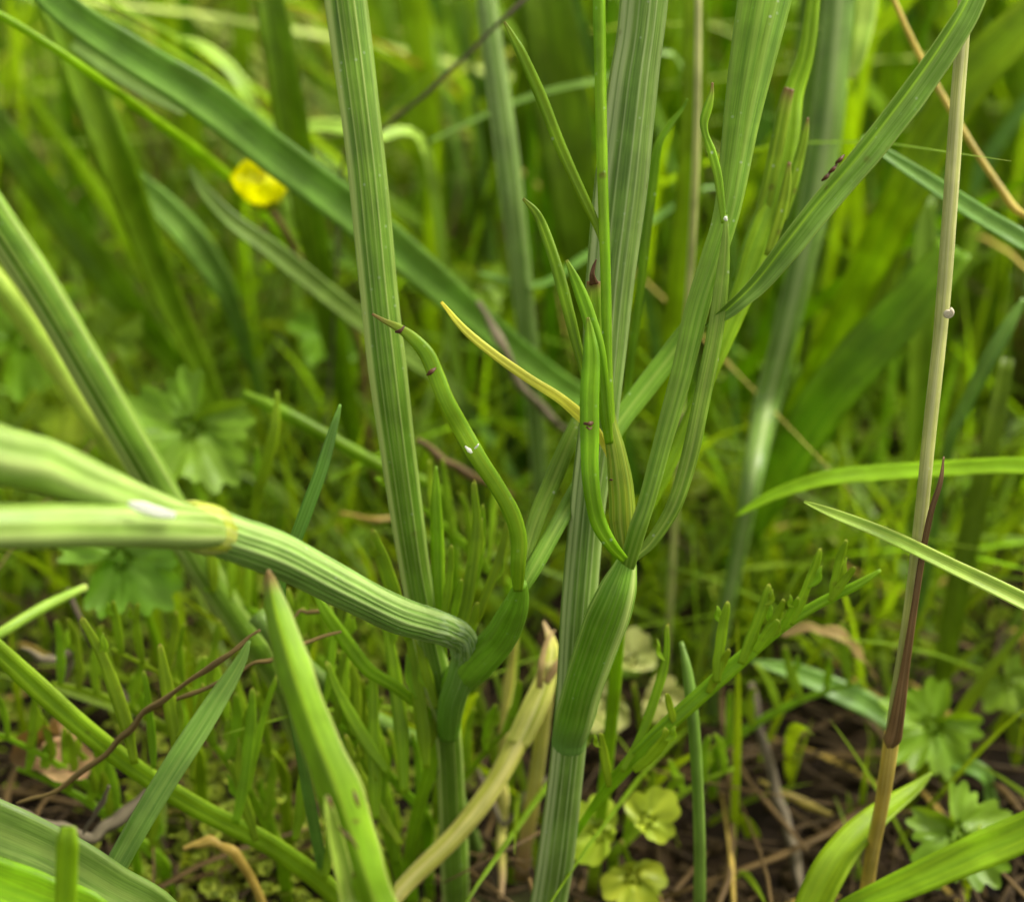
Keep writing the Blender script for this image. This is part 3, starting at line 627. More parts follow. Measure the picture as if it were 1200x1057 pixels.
# further leaf behind the central plant, right
C_ = Thing('wild_parsley_plant', 'bright forked leaf with brown nicked tips just behind the right leaf stalk', 'plant', place([(742, 660, 24, 14)], (0, 1))[-1][:3])
cs = C_.part('leaf_stalk', sw([(955, -20, 24.6, 16), (945, 60, 24.6, 20), (930, 110, 24.6, 24), (924, 160, 24.5, 26), (912, 220, 24.4, 30), (888, 290, 24.2, 32), (868, 350, 24.1, 26), (835, 430, 24, 20), (798, 515, 24, 18), (762, 588, 24, 17), (735, 640, 24.1, 16)], LF, root=(-.3, .8)), M['frond'])
for q in ([(915, 260, 24.2, 10), (928, 220, 24.2, 12), (938, 180, 24.2, 10), (944, 155, 24.2, 7), (947, 138, 24.2, 2)],
          [(900, 300, 24, 9), (915, 250, 24, 12), (922, 215, 24, 9), (925, 190, 24, 3)],
          [(872, 300, 24.2, 9), (893, 250, 24.3, 15), (905, 200, 24.3, 16), (915, 150, 24.3, 15), (921, 118, 24.3, 13), (925, 104, 24.3, 11)],
          [(862, 330, 24.3, 8), (880, 280, 24.3, 13), (896, 240, 24.3, 12), (905, 215, 24.3, 3)]):
    lf('leaflet', q, mat='leaflet_spotted', th=C_, parent=cs)

# the long folded leaf crossing to the upper right corner
D_ = Thing('folded_leaf', 'long folded grey green blade rising from centre right to the top right corner', 'leaf', place([(828, 381, 21.7, 4)])[0][:3])
D_.part('blade', sw([(x, y, d, w*1.08) for x, y, d, w in [(827, 382, 21.65, 4), (842, 371, 21.6, 13), (862, 354, 21.5, 19), (888, 328, 21.5, 25), (920, 287, 21.4, 30), (957, 240, 21.4, 33), (1000, 190, 21.4, 34), (1042, 137, 21.4, 35), (1080, 86, 21.4, 36), (1108, 45, 21.4, 34), (1132, 5, 21.4, 30), (1160, -60, 21.4, 26), (1200, -170, 21.4, 14), (1215, -230, 21.4, 3)]], prof_blade(fold=0.8, thick=0.06, m=17), roll=24, roll2=32), M['fold'])
for (x, y, a) in ((984, 188, 1), (976, 199, -1), (968, 208, 1)):
    D_.part('aphid', sw([(x-5, y+4, 21.15, 2), (x, y, 21.1, 5), (x+5, y-6, 21.15, 2)], TR, seg=3), M['dark'])

# ------------------------------------------------------------------ straw culm on the right with sheath and snail
E_pts = [(1150, -300, 22, 16), (1131, 0, 22, 17), (1122, 120, 22, 18), (1113, 250, 22, 18), (1103, 380, 22.1, 17), (1090, 500, 22.2, 17), (1079, 610, 22.4, 16), (1066, 720, 22.8, 16), (1054, 800, 23.2, 17), (1046, 862, 23.6, 18)]
E2 = [(1046, 858, 23.55, 19), (1040, 900, 23.8, 19), (1033, 945, 24.2, 18), (1022, 1000, 24.8, 17), (1014, 1057, 25.3, 16), (1010, 1100, 25.7, 16)]
E_ = Thing('grass_culm', 'pale straw coloured grass stalk at the right with brown sheath and yellow foot', 'grass stalk', place(E2, (0, .2))[-1][:3])
E_.part('culm', sw(E_pts, prof_tube(ribs=5, depth=.05, m=25)), M['culm'])
E_.part('lower_culm', sw(E2, prof_tube(ribs=5, depth=.05, m=25), root=(0, .2)), M['straw'])
E_.part('dry_sheath', sw([(1043, 876, 23.55, 8), (1046, 866, 23.45, 21), (1051, 843, 23.3, 18), (1061, 780, 22.95, 11), (1071, 715, 22.6, 8.5), (1081, 650, 22.4, 8), (1091, 600, 22.2, 7), (1102, 565, 22.1, 6), (1106, 535, 22.1, 2)], LF), M['brown'])
def snail(c, r, turns=2.2):
    pts = []
    for i in range(26):
        t = i/25; a = t*turns*2*math.pi; R = r*(0.12+0.62*t)
        pts.append([c[0]+R*math.cos(a), c[1]-r*(1-t)*0.5, c[2]+R*math.sin(a), r*(0.22+0.85*t)])
    return sweep(np.array(pts), prof_tube(m=10), seg=2, wob=0, face=(0, -1, .1))
sn = P(1111, 367, 21.75)
single('snail', 'tiny cream snail clinging to the straw coloured stalk', 'snail', snail(sn, 0.062), M['shell'])

# ------------------------------------------------------------------ feathery (pinnate) leaves
def frond(label, rach, leafs, d_off=0.0, root=None, mat='frond', name='feathery_leaf', rprof=None):
    t = Thing(name, label, 'leaf', place(rach, root)[-1][:3])
    r = t.part('leaf_stalk', sw([(a, b, c_, e*.95) for a, b, c_, e in rach], rprof or LF, root=root), M[mat])
    for l in leafs:
        l = [(a, b, c_, e*1.08) for a, b, c_, e in l]
        t.part('leaflet', sw(l, LT2, roll=rng.uniform(-15, 25), wob=.04), M[mat], parent=r)
        if l[2][3] > 10.5:
            for k in range(1):
                a, b = l[rng.choice((1, 2, 3))], l[4]; sgn = rng.choice((-1, 1)); ln_ = rng.uniform(.35, .6)
                ex, ey = a[0]+(b[0]-a[0])*ln_+sgn*rng.uniform(7, 12), a[1]+(b[1]-a[1])*ln_-6
                t.part('leaflet', sw([(a[0], a[1], a[2], a[3]*.5), ((a[0]+ex)/2+sgn*3, (a[1]+ey)/2+3, a[2]-.02, a[3]*.7), (ex-(ex-a[0])*.2, ey-(ey-a[1])*.2, a[2]-.05, a[3]*.5), (ex, ey-3, a[2]-.05, a[3]*.08)], LT2, roll=rng.uniform(-30, 30)), M[mat], parent=r)
    return t
def up(tipx, tipy, bx, by, w, d, bend=0.0):
    """leaflet from base to tip"""
    mx, my = (tipx+bx)/2+bend, (tipy+by)/2
    return [(bx, by, d, w*.6), ((bx+mx)/2+bend*.3, (by+my)/2, d-.05, w), (mx, my, d-.1, w), ((tipx+mx)/2+bend*.4, (tipy+my)/2, d-.15, w*.85), (tipx+(mx-tipx)*.1, tipy+(my-tipy)*.1, d-.2, w*.55), (tipx+(mx-tipx)*.03, tipy+(my-tipy)*.03, d-.2, w*.27), (tipx, tipy, d-.2, w*.12)]
d = 23.6
frond('sharp toothed feathery leaf reaching right below the centre plant',
      [(1032, 668, 23.2, 4), (1005, 685, 23.2, 11), (962, 706, 23.3, 13), (912, 737, 23.4, 16), (860, 780, 23.5, 20), (808, 826, 23.6, 21), (762, 868, 23.7, 20), (722, 912, 24, 17), (692, 950, 24.4, 10), (662, 1000, 25, 9), (645, 1045, 25.6, 9)],
      [up(704, 858, 714, 922, 10, 23.9), up(783, 730, 728, 905, 10, 23.8, 12), up(781, 853, 742, 903, 15, 23.5, 8), up(781, 812, 790, 846, 9, 23.6), up(853, 704, 840, 800, 13, 23.4, -2), up(902, 684, 868, 778, 13, 23.3, 2),
       up(919, 702, 888, 758, 11, 23.3, 2), up(855, 760, 830, 812, 11, 23.5), up(962, 642, 926, 732, 12, 23.2, 2), up(936, 700, 915, 740, 10, 23.2), up(992, 632, 975, 702, 11, 23.1, -2), up(1002, 664, 972, 704, 9, 23.1), up(912, 726, 885, 764, 12, 23.2)], root=(0, .5))
frond('long feathery leaf slanting down across the lower left corner',
      [(-60, 700, 23.6, 20), (-20, 745, 23.6, 24), (35, 797, 23.8, 28), (100, 855, 24, 28), (165, 905, 24.3, 26), (235, 948, 24.7, 26), (320, 992, 25.2, 27), (390, 1045, 25.7, 27), (430, 1095, 26, 27)],
      [up(95, 722, 158, 895, 15, 23.8, 8), up(187, 754, 212, 900, 15, 24, 0), up(168, 785, 180, 900, 9, 24.3, 2), up(296, 805, 276, 965, 13, 24.7, 4), up(325, 790, 290, 930, 9, 24.9, -4), up(352, 860, 345, 985, 12, 24.9, 6), up(268, 890, 300, 985, 11, 25, 2), up(238, 800, 225, 915, 9, 24.9, -2), up(395, 900, 380, 1030, 11, 25.2, 3)], root=(0, .4))
frond('feathery leaf with upright leaflets behind the crimped bend of the stem',
      [(368, 693, 24.2, 5), (385, 722, 24.2, 16), (408, 755, 24.3, 18), (432, 785, 24.4, 17), (468, 808, 24.6, 15), (500, 838, 24.9, 15), (506, 890, 25.3, 17), (490, 950, 25.8, 17), (480, 1010, 26.3, 16)],
      [up(436, 620, 480, 750, 17, 24.4, 0), up(445, 700, 474, 930, 15, 24.9, 6), up(437, 780, 440, 960, 14, 25, 0), up(478, 735, 500, 900, 15, 24.7, 2), up(520, 790, 500, 880, 12, 24.9, 3), up(404, 860, 470, 990, 11, 25.4, -6), up(382, 775, 455, 905, 13, 24.9, -6)], root=(0, .4))
frond('tall narrow leaflets standing between the two ribbed stems',
      [(511, 546, 23.9, 3), (511, 590, 23.9, 14), (513, 650, 24, 17), (514, 710, 24.1, 17), (518, 780, 24.5, 14), (522, 840, 25.2, 12), (535, 960, 26, 12)],
      [up(556, 562, 530, 770, 13, 24, 10), up(596, 610, 540, 760, 11, 24.1, 6), up(529, 638, 519, 730, 9, 23.8, 2), up(541, 678, 525, 750, 9, 23.9), up(560, 705, 528, 780, 10, 24, 4), up(487, 742, 512, 830, 11, 24.4, 0), up(566, 590, 545, 720, 8, 24.6, 6)], root=(0, .3))
frond('small forked leaf standing behind the lobed leaf on the left',
      [(325, 458, 27, 4), (322, 500, 27, 13), (312, 545, 27.2, 14), (300, 590, 27.5, 12), (296, 660, 28, 9)], [up(215, 585, 205, 690, 10, 29), up(300, 520, 305, 580, 8, 27.4)], root=(0, .3))

def rand_frond(label, x0, y0, x1, y1, d0, d1, n, h, mat='frond', w=11):
    rach = [(x0+(x1-x0)*t, y0+(y1-y0)*t-14*math.sin(t*3.1), d0+(d1-d0)*t, w*(.4+.8*t)) for t in (0, .2, .4, .6, .8, 1)]
    ls = []
    for k in range(n):
        t = (k+.5)/n; bx, by, bd = x0+(x1-x0)*t, y0+(y1-y0)*t-14*math.sin(t*3.1), d0+(d1-d0)*t
        ls.append(up(bx+rng.uniform(-26, 22), by-h*rng.uniform(.55, 1.1), bx, by, w*rng.uniform(.7, 1.0), bd-.1, rng.uniform(-6, 6)))
    frond(label, rach, ls, root=(0, .3), mat=mat)
rand_frond('fine feathery leaf standing between the lower left frond and the foreground spike', 130, 760, 330, 900, 25.4, 27, 8, 95)
rand_frond('fine feathery leaf under the bent stem with many upright leaflets', 330, 800, 500, 960, 25.2, 26.6, 9, 120)
rand_frond('lime green feathery leaf low beside the foreground spike on its left', 230, 850, 330, 1000, 25.6, 26.8, 7, 110, w=14)
rand_frond('lime green feathery leaf between the spike and the left stem foot', 400, 830, 470, 1030, 25.6, 26.9, 7, 120, w=14)
rand_frond('feathery leaf behind the straight dark blade', 60, 800, 230, 880, 26.5, 27.5, 8, 90, w=13)
rand_frond('feathery leaf in the tangle under the diagonal ribbed stem', 240, 690, 400, 800, 27.5, 29, 8, 90, w=12)
rand_frond('feathery leaf at the lower left behind the leaf stub', 20, 900, 190, 1010, 26.2, 27, 7, 80, w=13)
rand_frond('feathery leaf reaching out at the left edge over the moss', -30, 850, 150, 960, 25.4, 26.8, 7, 80)
rand_frond('low feathery leaf at the foot of the left upright stem', 600, 850, 480, 1010, 26.2, 27, 6, 90)
rand_frond('blurred feathery leaf on the soil right of the centre stem', 860, 900, 720, 1000, 27.4, 27.3, 6, 60)
rand_frond('blurred feathery leaf behind the toothed leaf', 1010, 800, 840, 880, 28.5, 29, 6, 70)
rand_frond('blurred feathery leaf behind the curled leaflet', 440, 560, 600, 700, 26.5, 28, 8, 110)

# folded leaf pair in the lower left foreground
G_ = Thing('foreground_leaf', 'stout folded leaf with brown tip and torn nicks, rising from the bottom edge left', 'leaf', place([(445, 1120, 18.3, 20)], (0, 2))[-1][:3])
g1 = G_.part('blade', sw([(314, 668, 19.0, 4), (317, 690, 19.0, 22), (329, 740, 18.8, 36), (347, 800, 18.6, 44), (369, 862, 18.5, 49), (394, 925, 18.4, 53), (416, 990, 18.4, 52), (436, 1050, 18.4, 50), (460, 1130, 18.6, 50)], prof_blade(fold=-.62, thick=.12, m=13, veins=.012, nv=8), root=(0.3, 1.5), roll=6, roll2=-4, wob=.03), plant_mat('foreground_leaf_green', (0.13, 0.265, 0.008), (0.17, 0.32, 0.02), rib=(0.26, 0.40, 0.05), ribf=.6, trans=.25, tip=None, edge=(.3,.32,.08), root=(0.30, 0.2, 0.08), root1=0.03, spots=0.8, streak=4, bump=.15))
G_.part('blade', sw([(383, 932, 18.3, 5), (387, 955, 18.3, 14), (396, 995, 18.4, 20), (408, 1050, 18.5, 24), (418, 1110, 18.6, 26)], prof_blade(fold=.5, thick=.1), root=(0.3, 1.5), roll=-15), M['blade_pale'], label='pale narrow leaf with a torn brown top')
G_.part('blade', sw([(420, 940, 18.9, 5), (432, 975, 18.9, 20), (446, 1020, 18.9, 26), (456, 1070, 18.9, 30), (462, 1110, 19, 30)], prof_blade(fold=.5, thick=.1), root=(0.3, 1.5), roll=15), M['blade_bright'])
for q in ([(383, 931, 18.2, 2), (386, 938, 18.15, 5), (389, 948, 18.15, 2)], [(396, 968, 18.1, 1.5), (404, 976, 18.05, 4), (414, 986, 18.05, 3), (420, 996, 18.05, 1)], [(414, 925, 18.15, 2), (417, 935, 18.1, 5), (421, 946, 18.1, 2)]):
    G_.part('torn_edge', sw(q, TR, seg=3), M['dark'])
single('leaf_stub', 'short bright leaf stub with nibbled brown top at the bottom left', 'leaf', sw([(80, 968, 18.5, 18), (79, 985, 18.5, 26), (78, 1020, 18.6, 26), (77, 1057, 18.7, 27), (77, 1100, 18.8, 27)], prof_leaflet(thick=.4, groove=.25), root=(0, 1)), M['frond'])

# pale yellow dying stalk
H_ = Thing('dying_leaf_stalk', 'blurred pale yellow stalk arching from the bottom edge to a dry tan sheath', 'stalk', place([(420, 1110, 25.5, 20)], (0, .3))[-1][:3])
H_.part('stalk', sw([(420, 1110, 25.5, 22), (470, 1042, 25.6, 24), (530, 982, 25.8, 26), (575, 925, 25.9, 27), (608, 865, 26, 29), (632, 815, 26, 27), (644, 780, 26, 20)], prof_tube(ribs=5, depth=.12, flat=.6), root=(-.4, .3)), M['straw_pale'])
H_.part('dry_sheath', sw([(606, 872, 25.95, 30), (622, 838, 25.9, 33), (636, 805, 25.9, 30), (645, 775, 25.95, 22), (646, 752, 26, 13), (637, 728, 26.1, 3)], LT, roll=20), M['straw_pale'])
H_.part('frayed_strip', sw([(640, 800, 25.8, 8), (652, 780, 25.8, 9), (660, 765, 25.9, 2)], LT), M['dead'])
H_.part('frayed_strip', sw([(632, 806, 25.8, 7), (634, 780, 25.7, 8), (641, 752, 25.8, 6), (650, 738, 25.9, 2)], LT), M['dead'])

# ------------------------------------------------------------------ named blades and stalks, each where it stands
def B(label, pts, mat='blade', fold=.35, root=(0, .5), name='grass_leaf', cat='grass blade', roll=None, prof=None, group=None, seg=6, face=(0, -.55, .85)):
    r = rng.uniform(-25, 25) if roll is None else roll*.6
    if name in ('dry_stalk', 'twig') or mat.startswith('twig'):
        q = []; jt = .3 if name == 'twig' else 1.1
        for (x0, y0, d0, w0), (x1, y1, d1, w1) in zip(pts, pts[1:]):
            for t in (0, .33, .66): q.append((x0+(x1-x0)*t+rng.gauss(0, jt), y0+(y1-y0)*t+rng.gauss(0, jt), d0+(d1-d0)*t, (w0+(w1-w0)*t)*rng.uniform(.7, 1.2)))
        pts = q+[pts[-1]]; seg = 3
    V = sw(pts, prof or prof_blade(fold=fold, thick=.05, m=7), root=root, roll=r, roll2=r+rng.uniform(-12, 12), seg=seg, face=face)
    return single(name, label, cat, V, M[mat], group=group)
# front-ish sharp ones
B('short blue green blade tip standing above the bent stem', [(399, 474, 20.8, 3), (392, 500, 20.8, 10), (378, 550, 20.9, 17), (360, 600, 21.1, 19), (343, 650, 21.4, 18), (330, 720, 22, 16)], 'blade_blue', root=(.2, 2), roll=10)
B('straight dark blue green blade leaning across the lower left frond', [(292, 750, 23.2, 4), (280, 778, 23.1, 16), (245, 835, 22.9, 26), (200, 905, 22.7, 29), (155, 980, 22.6, 28), (112, 1060, 22.6, 27), (85, 1110, 22.6, 26)], 'blade_blue', root=(-.3, 1), roll=-20, fold=.15)
B('pale needle like blade pointing left from the right edge', [(942, 588, 22.6, 3), (975, 602, 22.5, 12), (1040, 628, 22.4, 16), (1110, 662, 22.2, 19), (1200, 706, 22, 22), (1290, 755, 22, 24)], 'blade_pale', root=(2, .5), roll=10, fold=.5)
B('bright blade lying level beyond the straw stalk', [(862, 605, 26.5, 5), (905, 582, 26.5, 16), (965, 563, 26.5, 22), (1030, 556, 26.5, 24), (1110, 551, 26.4, 24), (1200, 548, 26.2, 25), (1300, 560, 26, 26)], 'blade_bright', root=(2, 1), roll=-20)
B('narrow blue grey stalk rising below the toothed leaf', [(798, 752, 24.3, 6), (806, 790, 24.2, 13), (813, 850, 24.2, 14), (818, 930, 24.5, 14), (820, 1010, 25, 14), (819, 1070, 25.4, 14)], 'blade_blue', prof=prof_tube(m=12), name='grass_culm', cat='grass stalk')
# upper left
B('broad long blade sweeping diagonally behind the left upright stem', [(20, -50, 27, 30), (75, 10, 27, 38), (150, 62, 27.3, 42), (240, 118, 27.8, 46), (320, 180, 28.3, 48), (400, 240, 28.8, 46), (480, 305, 29.5, 42), (560, 375, 30.5, 36), (640, 440, 31.5, 30), (720, 500, 33, 24)], 'blade_mid', root=(1, 2), roll=25, face=(0, -.72, .65))
B('broad dark blade curving down from the top left corner', [(40, -60, 30, 36), (60, 0, 30, 42), (95, 90, 30.5, 46), (130, 180, 31, 46), (165, 270, 32, 42), (200, 360, 33, 36), (232, 430, 34, 30), (262, 500, 35, 24)], 'blade', root=(.5, 1), roll=-25)
B('thin pale stalk crossing the upper left to the flower', [(-60, -10, 25.5, 9), (0, 18, 26, 10), (90, 75, 26.5, 11), (180, 140, 28.5, 12), (250, 192, 31, 12), (300, 240, 33, 10), (345, 292, 34, 10), (400, 355, 35.5, 10)], 'blade_bright', prof=prof_tube(m=10), name='grass_culm', cat='grass stalk', root=(1, 1))
B('blurred green blade reaching left edge above the ribbed diagonal stem', [(-30, 110, 32, 34), (20, 180, 32, 36), (70, 250, 32.5, 38), (130, 330, 33, 36), (190, 410, 34, 30), (240, 470, 35, 26)], 'blade', root=(.5, 1))
B('bluish blade tip beside the dark blade near the top left', [(85, 50, 30, 18), (120, 72, 30, 26), (165, 100, 30, 28), (200, 122, 30, 18), (216, 134, 30, 4)], 'blade_blue', root=None, roll=20)
B('glaucous wide blade with dry foot behind the dark curving blade', [(140, 195, 32, 20), (175, 230, 32.5, 34), (215, 270, 33, 38), (245, 310, 33.5, 34), (265, 345, 34, 26), (285, 400, 35, 16), (300, 450, 36, 10)], 'blade_blue', root=(.3, .5), roll=15)
B('blue green blade arching under the yellow flower', [(222, 195, 30, 3), (240, 225, 30, 14), (275, 262, 30, 20), (320, 295, 30.3, 24), (370, 335, 30.8, 26), (420, 375, 31.5, 26), (480, 420, 32.5, 22), (540, 470, 34, 18)], 'blade_blue', root=(.5, 1), roll=20)
B('pale arching blade above the flower', [(205, 46, 33, 10), (235, 55, 33, 16), (265, 78, 33, 18), (288, 110, 33, 18), (303, 145, 33.5, 15), (330, 220, 35, 10)], 'blade_pale', root=(.5, 1), roll=-20)
B('upright thick blade right of the yellow flower', [(300, -60, 30, 34), (315, 0, 30, 36), (330, 80, 30.3, 38), (345, 170, 30.8, 38), (365, 270, 31.5, 34), (385, 370, 32.5, 30), (400, 440, 33.5, 26), (415, 520, 35, 22)], 'blade', root=(.2, 1), roll=-10, fold=.6)
B('pale blade end pointing right behind the left stem', [(345, 152, 31, 14), (375, 148, 31, 18), (410, 152, 31, 20), (440, 160, 31.2, 18), (500, 180, 32, 12)], 'blade_pale', root=(1, 1), roll=10)
# top middle
F_ = [(560, -80, 30.0, 24), (570, 0, 30.0, 27), (580, 80, 30.1, 30), (592, 170, 30.3, 32), (604, 270, 30.7, 30), (615, 370, 31.3, 27), (622, 440, 32.0, 24), (632, 560, 33.5, 20)]
single('hogweed_stem', 'blurred ribbed bluish stem behind the small leaflets top centre', 'stem', sw(F_, T9, root=(0, .5)), M['stem_blue'])
B('wide bright blade filling the gap right of the blurred ribbed stem', [(620, -70, 33, 60), (640, 0, 33, 66), (655, 110, 33.5, 68), (672, 230, 34, 62), (690, 350, 35, 50), (700, 460, 36.5, 40)], 'blade', root=(.3, 1), roll=12)
B('dark thin twig slanting at the top centre', [(628, -12, 29, 4.5), (590, 22, 29, 5), (550, 62, 29.3, 5), (500, 110, 29.8, 5), (450, 150, 30.3, 5), (400, 200, 31, 4)], 'twig_grey', prof=prof_tube(m=9), name='twig', cat='twig', root=(-1, 1))
B('thin blade crossing behind the centre leaflets near the top', [(500, 168, 32, 6), (560, 140, 32, 10), (630, 112, 32, 12), (700, 96, 32, 12), (800, 80, 32.5, 10)], 'blade_blue', root=(1, 2))
B('bluish blade crossing low behind the centre leaflets', [(560, 320, 31, 6), (630, 335, 31, 12), (690, 300, 31, 14), (760, 262, 31.4, 12), (850, 230, 32, 8)], 'blade_blue', root=(1, 2))
B('thin leaf with brown shrivelled tip right of the main stem', [(806, 116, 24.3, 2), (800, 128, 24.3, 5), (785, 148, 24.3, 10), (772, 172, 24.3, 12), (765, 215, 24.4, 13), (757, 280, 24.5, 12), (750, 350, 24.7, 11), (738, 440, 25, 10), (725, 560, 25.5, 9)], 'leaflet_spotted', name='narrow_leaf', cat='leaf')
B('upright green blade between main stem and right leaf stalk', [(812, -80, 29, 26), (815, 0, 29, 28), (814, 120, 29.3, 30), (806, 240, 29.8, 30), (796, 340, 30.4, 28), (784, 440, 31.2, 24), (770, 560, 32.5, 20)], 'blade_bright', root=(0, 1), roll=10)
B('dark narrow culm close beside the upright green blade', [(818, -60, 27, 9), (818, 40, 27, 9), (816, 160, 27.3, 9), (810, 300, 28, 9), (800, 440, 29, 8)], 'culm', prof=prof_tube(m=9), name='grass_culm', cat='grass stalk')
# top right
I_ = Thing('hogweed_stem', 'blurred ribbed bluish stem with a leaf sheath at the top right', 'stem', place([(845, 740, 28.5, 18)], (0, .5))[-1][:3])
I_.part('stem', sw([(995, -200, 29.0, 34), (985, -20, 29.0, 38), (975, 90, 29.0, 40), (962, 200, 29.2, 38), (942, 300, 29.4, 34), (918, 400, 29.8, 32), (898, 480, 30.2, 32), (882, 560, 29.0, 26), (865, 650, 29.5, 20), (845, 740, 30.1, 18)], prof_tube(ribs=4, depth=.08, flat=.8), root=(0, .5)), M['stem_blue'])
I_.part('leaf_sheath', sw([(1018, -120, 29.2, 34), (1014, 0, 29.1, 30), (1008, 50, 29.0, 22), (1000, 80, 29.0, 16), (996, 92, 29.0, 5)], LT, root=None), M['blade_pale'])
B('blue grey blade slanting down to the right edge behind the straw stalk', [(1010, 160, 26, 6), (1040, 182, 26, 14), (1090, 215, 25.8, 20), (1140, 248, 25.5, 24), (1200, 284, 25.2, 26), (1300, 345, 25, 28)], 'blade_blue', root=(2, .5), roll=25)
B('thin tan stalk crossing down to the right edge', [(1035, -30, 27, 6), (1065, 40, 27, 7), (1100, 105, 27, 8), (1145, 180, 26.8, 8), (1185, 240, 26.6, 9), (1230, 310, 26.4, 9)], 'straw', prof=prof_tube(m=9), name='grass_culm', cat='grass stalk', root=(1, 1))
B('broad bright blade bending in from the top right edge', [(1290, -60, 29, 44), (1200, 30, 29, 52), (1140, 90, 29.2, 56), (1090, 165, 29.6, 58), (1055, 240, 30, 52), (1015, 320, 31, 44), (975, 400, 32, 36), (930, 490, 33.5, 28)], 'blade_bright', root=(-.5, 1.5), roll=-15)
B('wide dark green blade slanting right of the blurred stem', [(1120, 290, 30, 46), (1075, 350, 30, 56), (1020, 410, 30.3, 64), (970, 470, 30.8, 64), (925, 540, 31.5, 54), (885, 610, 32.5, 40), (850, 680, 34, 26)], 'blade', root=(-.3, .5), roll=10, fold=.2)
B('tall blurred blade behind the lower straw stalk', [(1180, 420, 29, 16), (1160, 520, 29, 24), (1140, 610, 29.3, 26), (1122, 690, 29.6, 26), (1108, 770, 30, 24), (1095, 840, 30.4, 20)], 'blade', root=(0, .3), roll=0)
B('upright bright blade left of the straw stalk', [(1085, 230, 32, 20), (1080, 330, 32, 40), (1076, 430, 32.4, 44), (1072, 520, 33, 40), (1070, 600, 34, 30)], 'blade', root=(0, .5))
B('slender blue grey blade near the right edge', [(1200, 350, 28, 5), (1180, 385, 28, 16), (1155, 430, 28.2, 18), (1130, 480, 28.6, 16), (1110, 530, 29, 12)], 'blade_blue', root=(0, 1))
# bottom right bright ones
B('bright blade curving up in the bottom right with a dewy tip', [(1092, 905, 25.6, 3), (1070, 925, 25.4, 16), (1030, 955, 25, 30), (990, 995, 24.6, 38), (960, 1045, 24.3, 42), (935, 1110, 24.2, 42)], 'blade_bright', root=(-.2, .4), roll=15)
B('wide bright blade entering from the right edge low down', [(1320, 930, 24.5, 30), (1250, 952, 24.5, 40), (1200, 975, 24.5, 44), (1130, 1005, 24.4, 42), (1060, 1036, 24.3, 36), (1000, 1062, 24.3, 26), (950, 1090, 24.5, 18)], 'blade_bright', root=(-.5, .4), roll=-15)
B('dull grey green blade lying over the soil on the right', [(880, 775, 29, 5), (930, 788, 29, 22), (985, 812, 29, 30), (1030, 835, 29, 28), (1090, 880, 28.6, 24), (1150, 905, 28.2, 20)], 'blade_blue', root=(.5, .5), roll=0)
B('dry brown stalk standing in the dark soil lower right', [(880, 800, 29.5, 8), (893, 860, 29, 11), (912, 930, 28.6, 13), (932, 1000, 28, 14), (945, 1060, 27.4, 14)], 'twig_grey', prof=prof_tube(m=9, flat=.6), name='dry_stalk', cat='dry stalk')
B('curled tan dead blade right of the toothed leaf', [(915, 745, 28, 10), (950, 735, 28, 15), (985, 745, 28, 17), (1010, 770, 28.4, 12), (1030, 800, 29.5, 8)], 'twig', root=None, name='dead_leaf', cat='dead grass blade')
# left side stems and bottom left
J_ = [(-140, 60, 25.4, 44), (-60, 175, 25.6, 44), (0, 265, 26, 45), (60, 358, 26.3, 46), (130, 478, 26.7, 45), (190, 580, 27.2, 42), (240, 668, 27.6, 40), (285, 738, 28.1, 36), (330, 800, 28.8, 30)]
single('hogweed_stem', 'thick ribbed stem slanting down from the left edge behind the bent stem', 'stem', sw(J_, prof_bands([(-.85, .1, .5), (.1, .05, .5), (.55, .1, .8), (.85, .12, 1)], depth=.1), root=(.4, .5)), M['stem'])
B('soft pale stem running left of the thick slanting ribbed stem', [(-60, 260, 29, 22), (0, 335, 29, 26), (60, 420, 29.5, 26), (120, 510, 30, 24), (170, 590, 31, 22)], 'blade_pale', prof=prof_tube(m=10), root=(.3, .5), name='plant_stalk', cat='stalk')
B('pale green stem running low behind the foreground leaf', [(300, 720, 25.5, 22), (350, 775, 25.6, 24), (410, 825, 26, 24), (460, 855, 26.5, 22), (520, 885, 27.2, 18)], 'stem_blue', prof=prof_tube(m=10), root=(.5, .4), name='plant_stalk', cat='stalk')
B('green stalk lying level behind the left upright stem', [(285, 462, 28, 12), (330, 482, 28, 15), (390, 515, 28.2, 16), (450, 548, 28.5, 15), (520, 585, 29, 12)], 'blade', prof=prof_tube(m=10), root=(.5, .5), name='plant_stalk', cat='stalk')
B('wide blue grey blade in the bottom left corner', [(-90, 930, 21, 60), (-20, 965, 21, 66), (60, 1000, 21.2, 64), (130, 1040, 21.4, 56), (200, 1085, 21.8, 46)], 'blade_blue', root=(.5, 1), roll=15, fold=.2)
B('light green blade under the blue grey corner blade', [(-90, 1000, 20, 60), (-20, 1030, 20, 64), (50, 1056, 20.2, 60), (120, 1090, 20.4, 50)], 'blade_bright', root=(.4, 1), roll=15, fold=.2)
B('pale stalk poking in from the left edge above the frond', [(-60, 775, 25, 12), (0, 742, 25.2, 13), (50, 712, 25.8, 13), (100, 688, 26.5, 9)], 'blade_pale', prof=prof_tube(m=9), root=None, name='plant_stalk', cat='stalk')
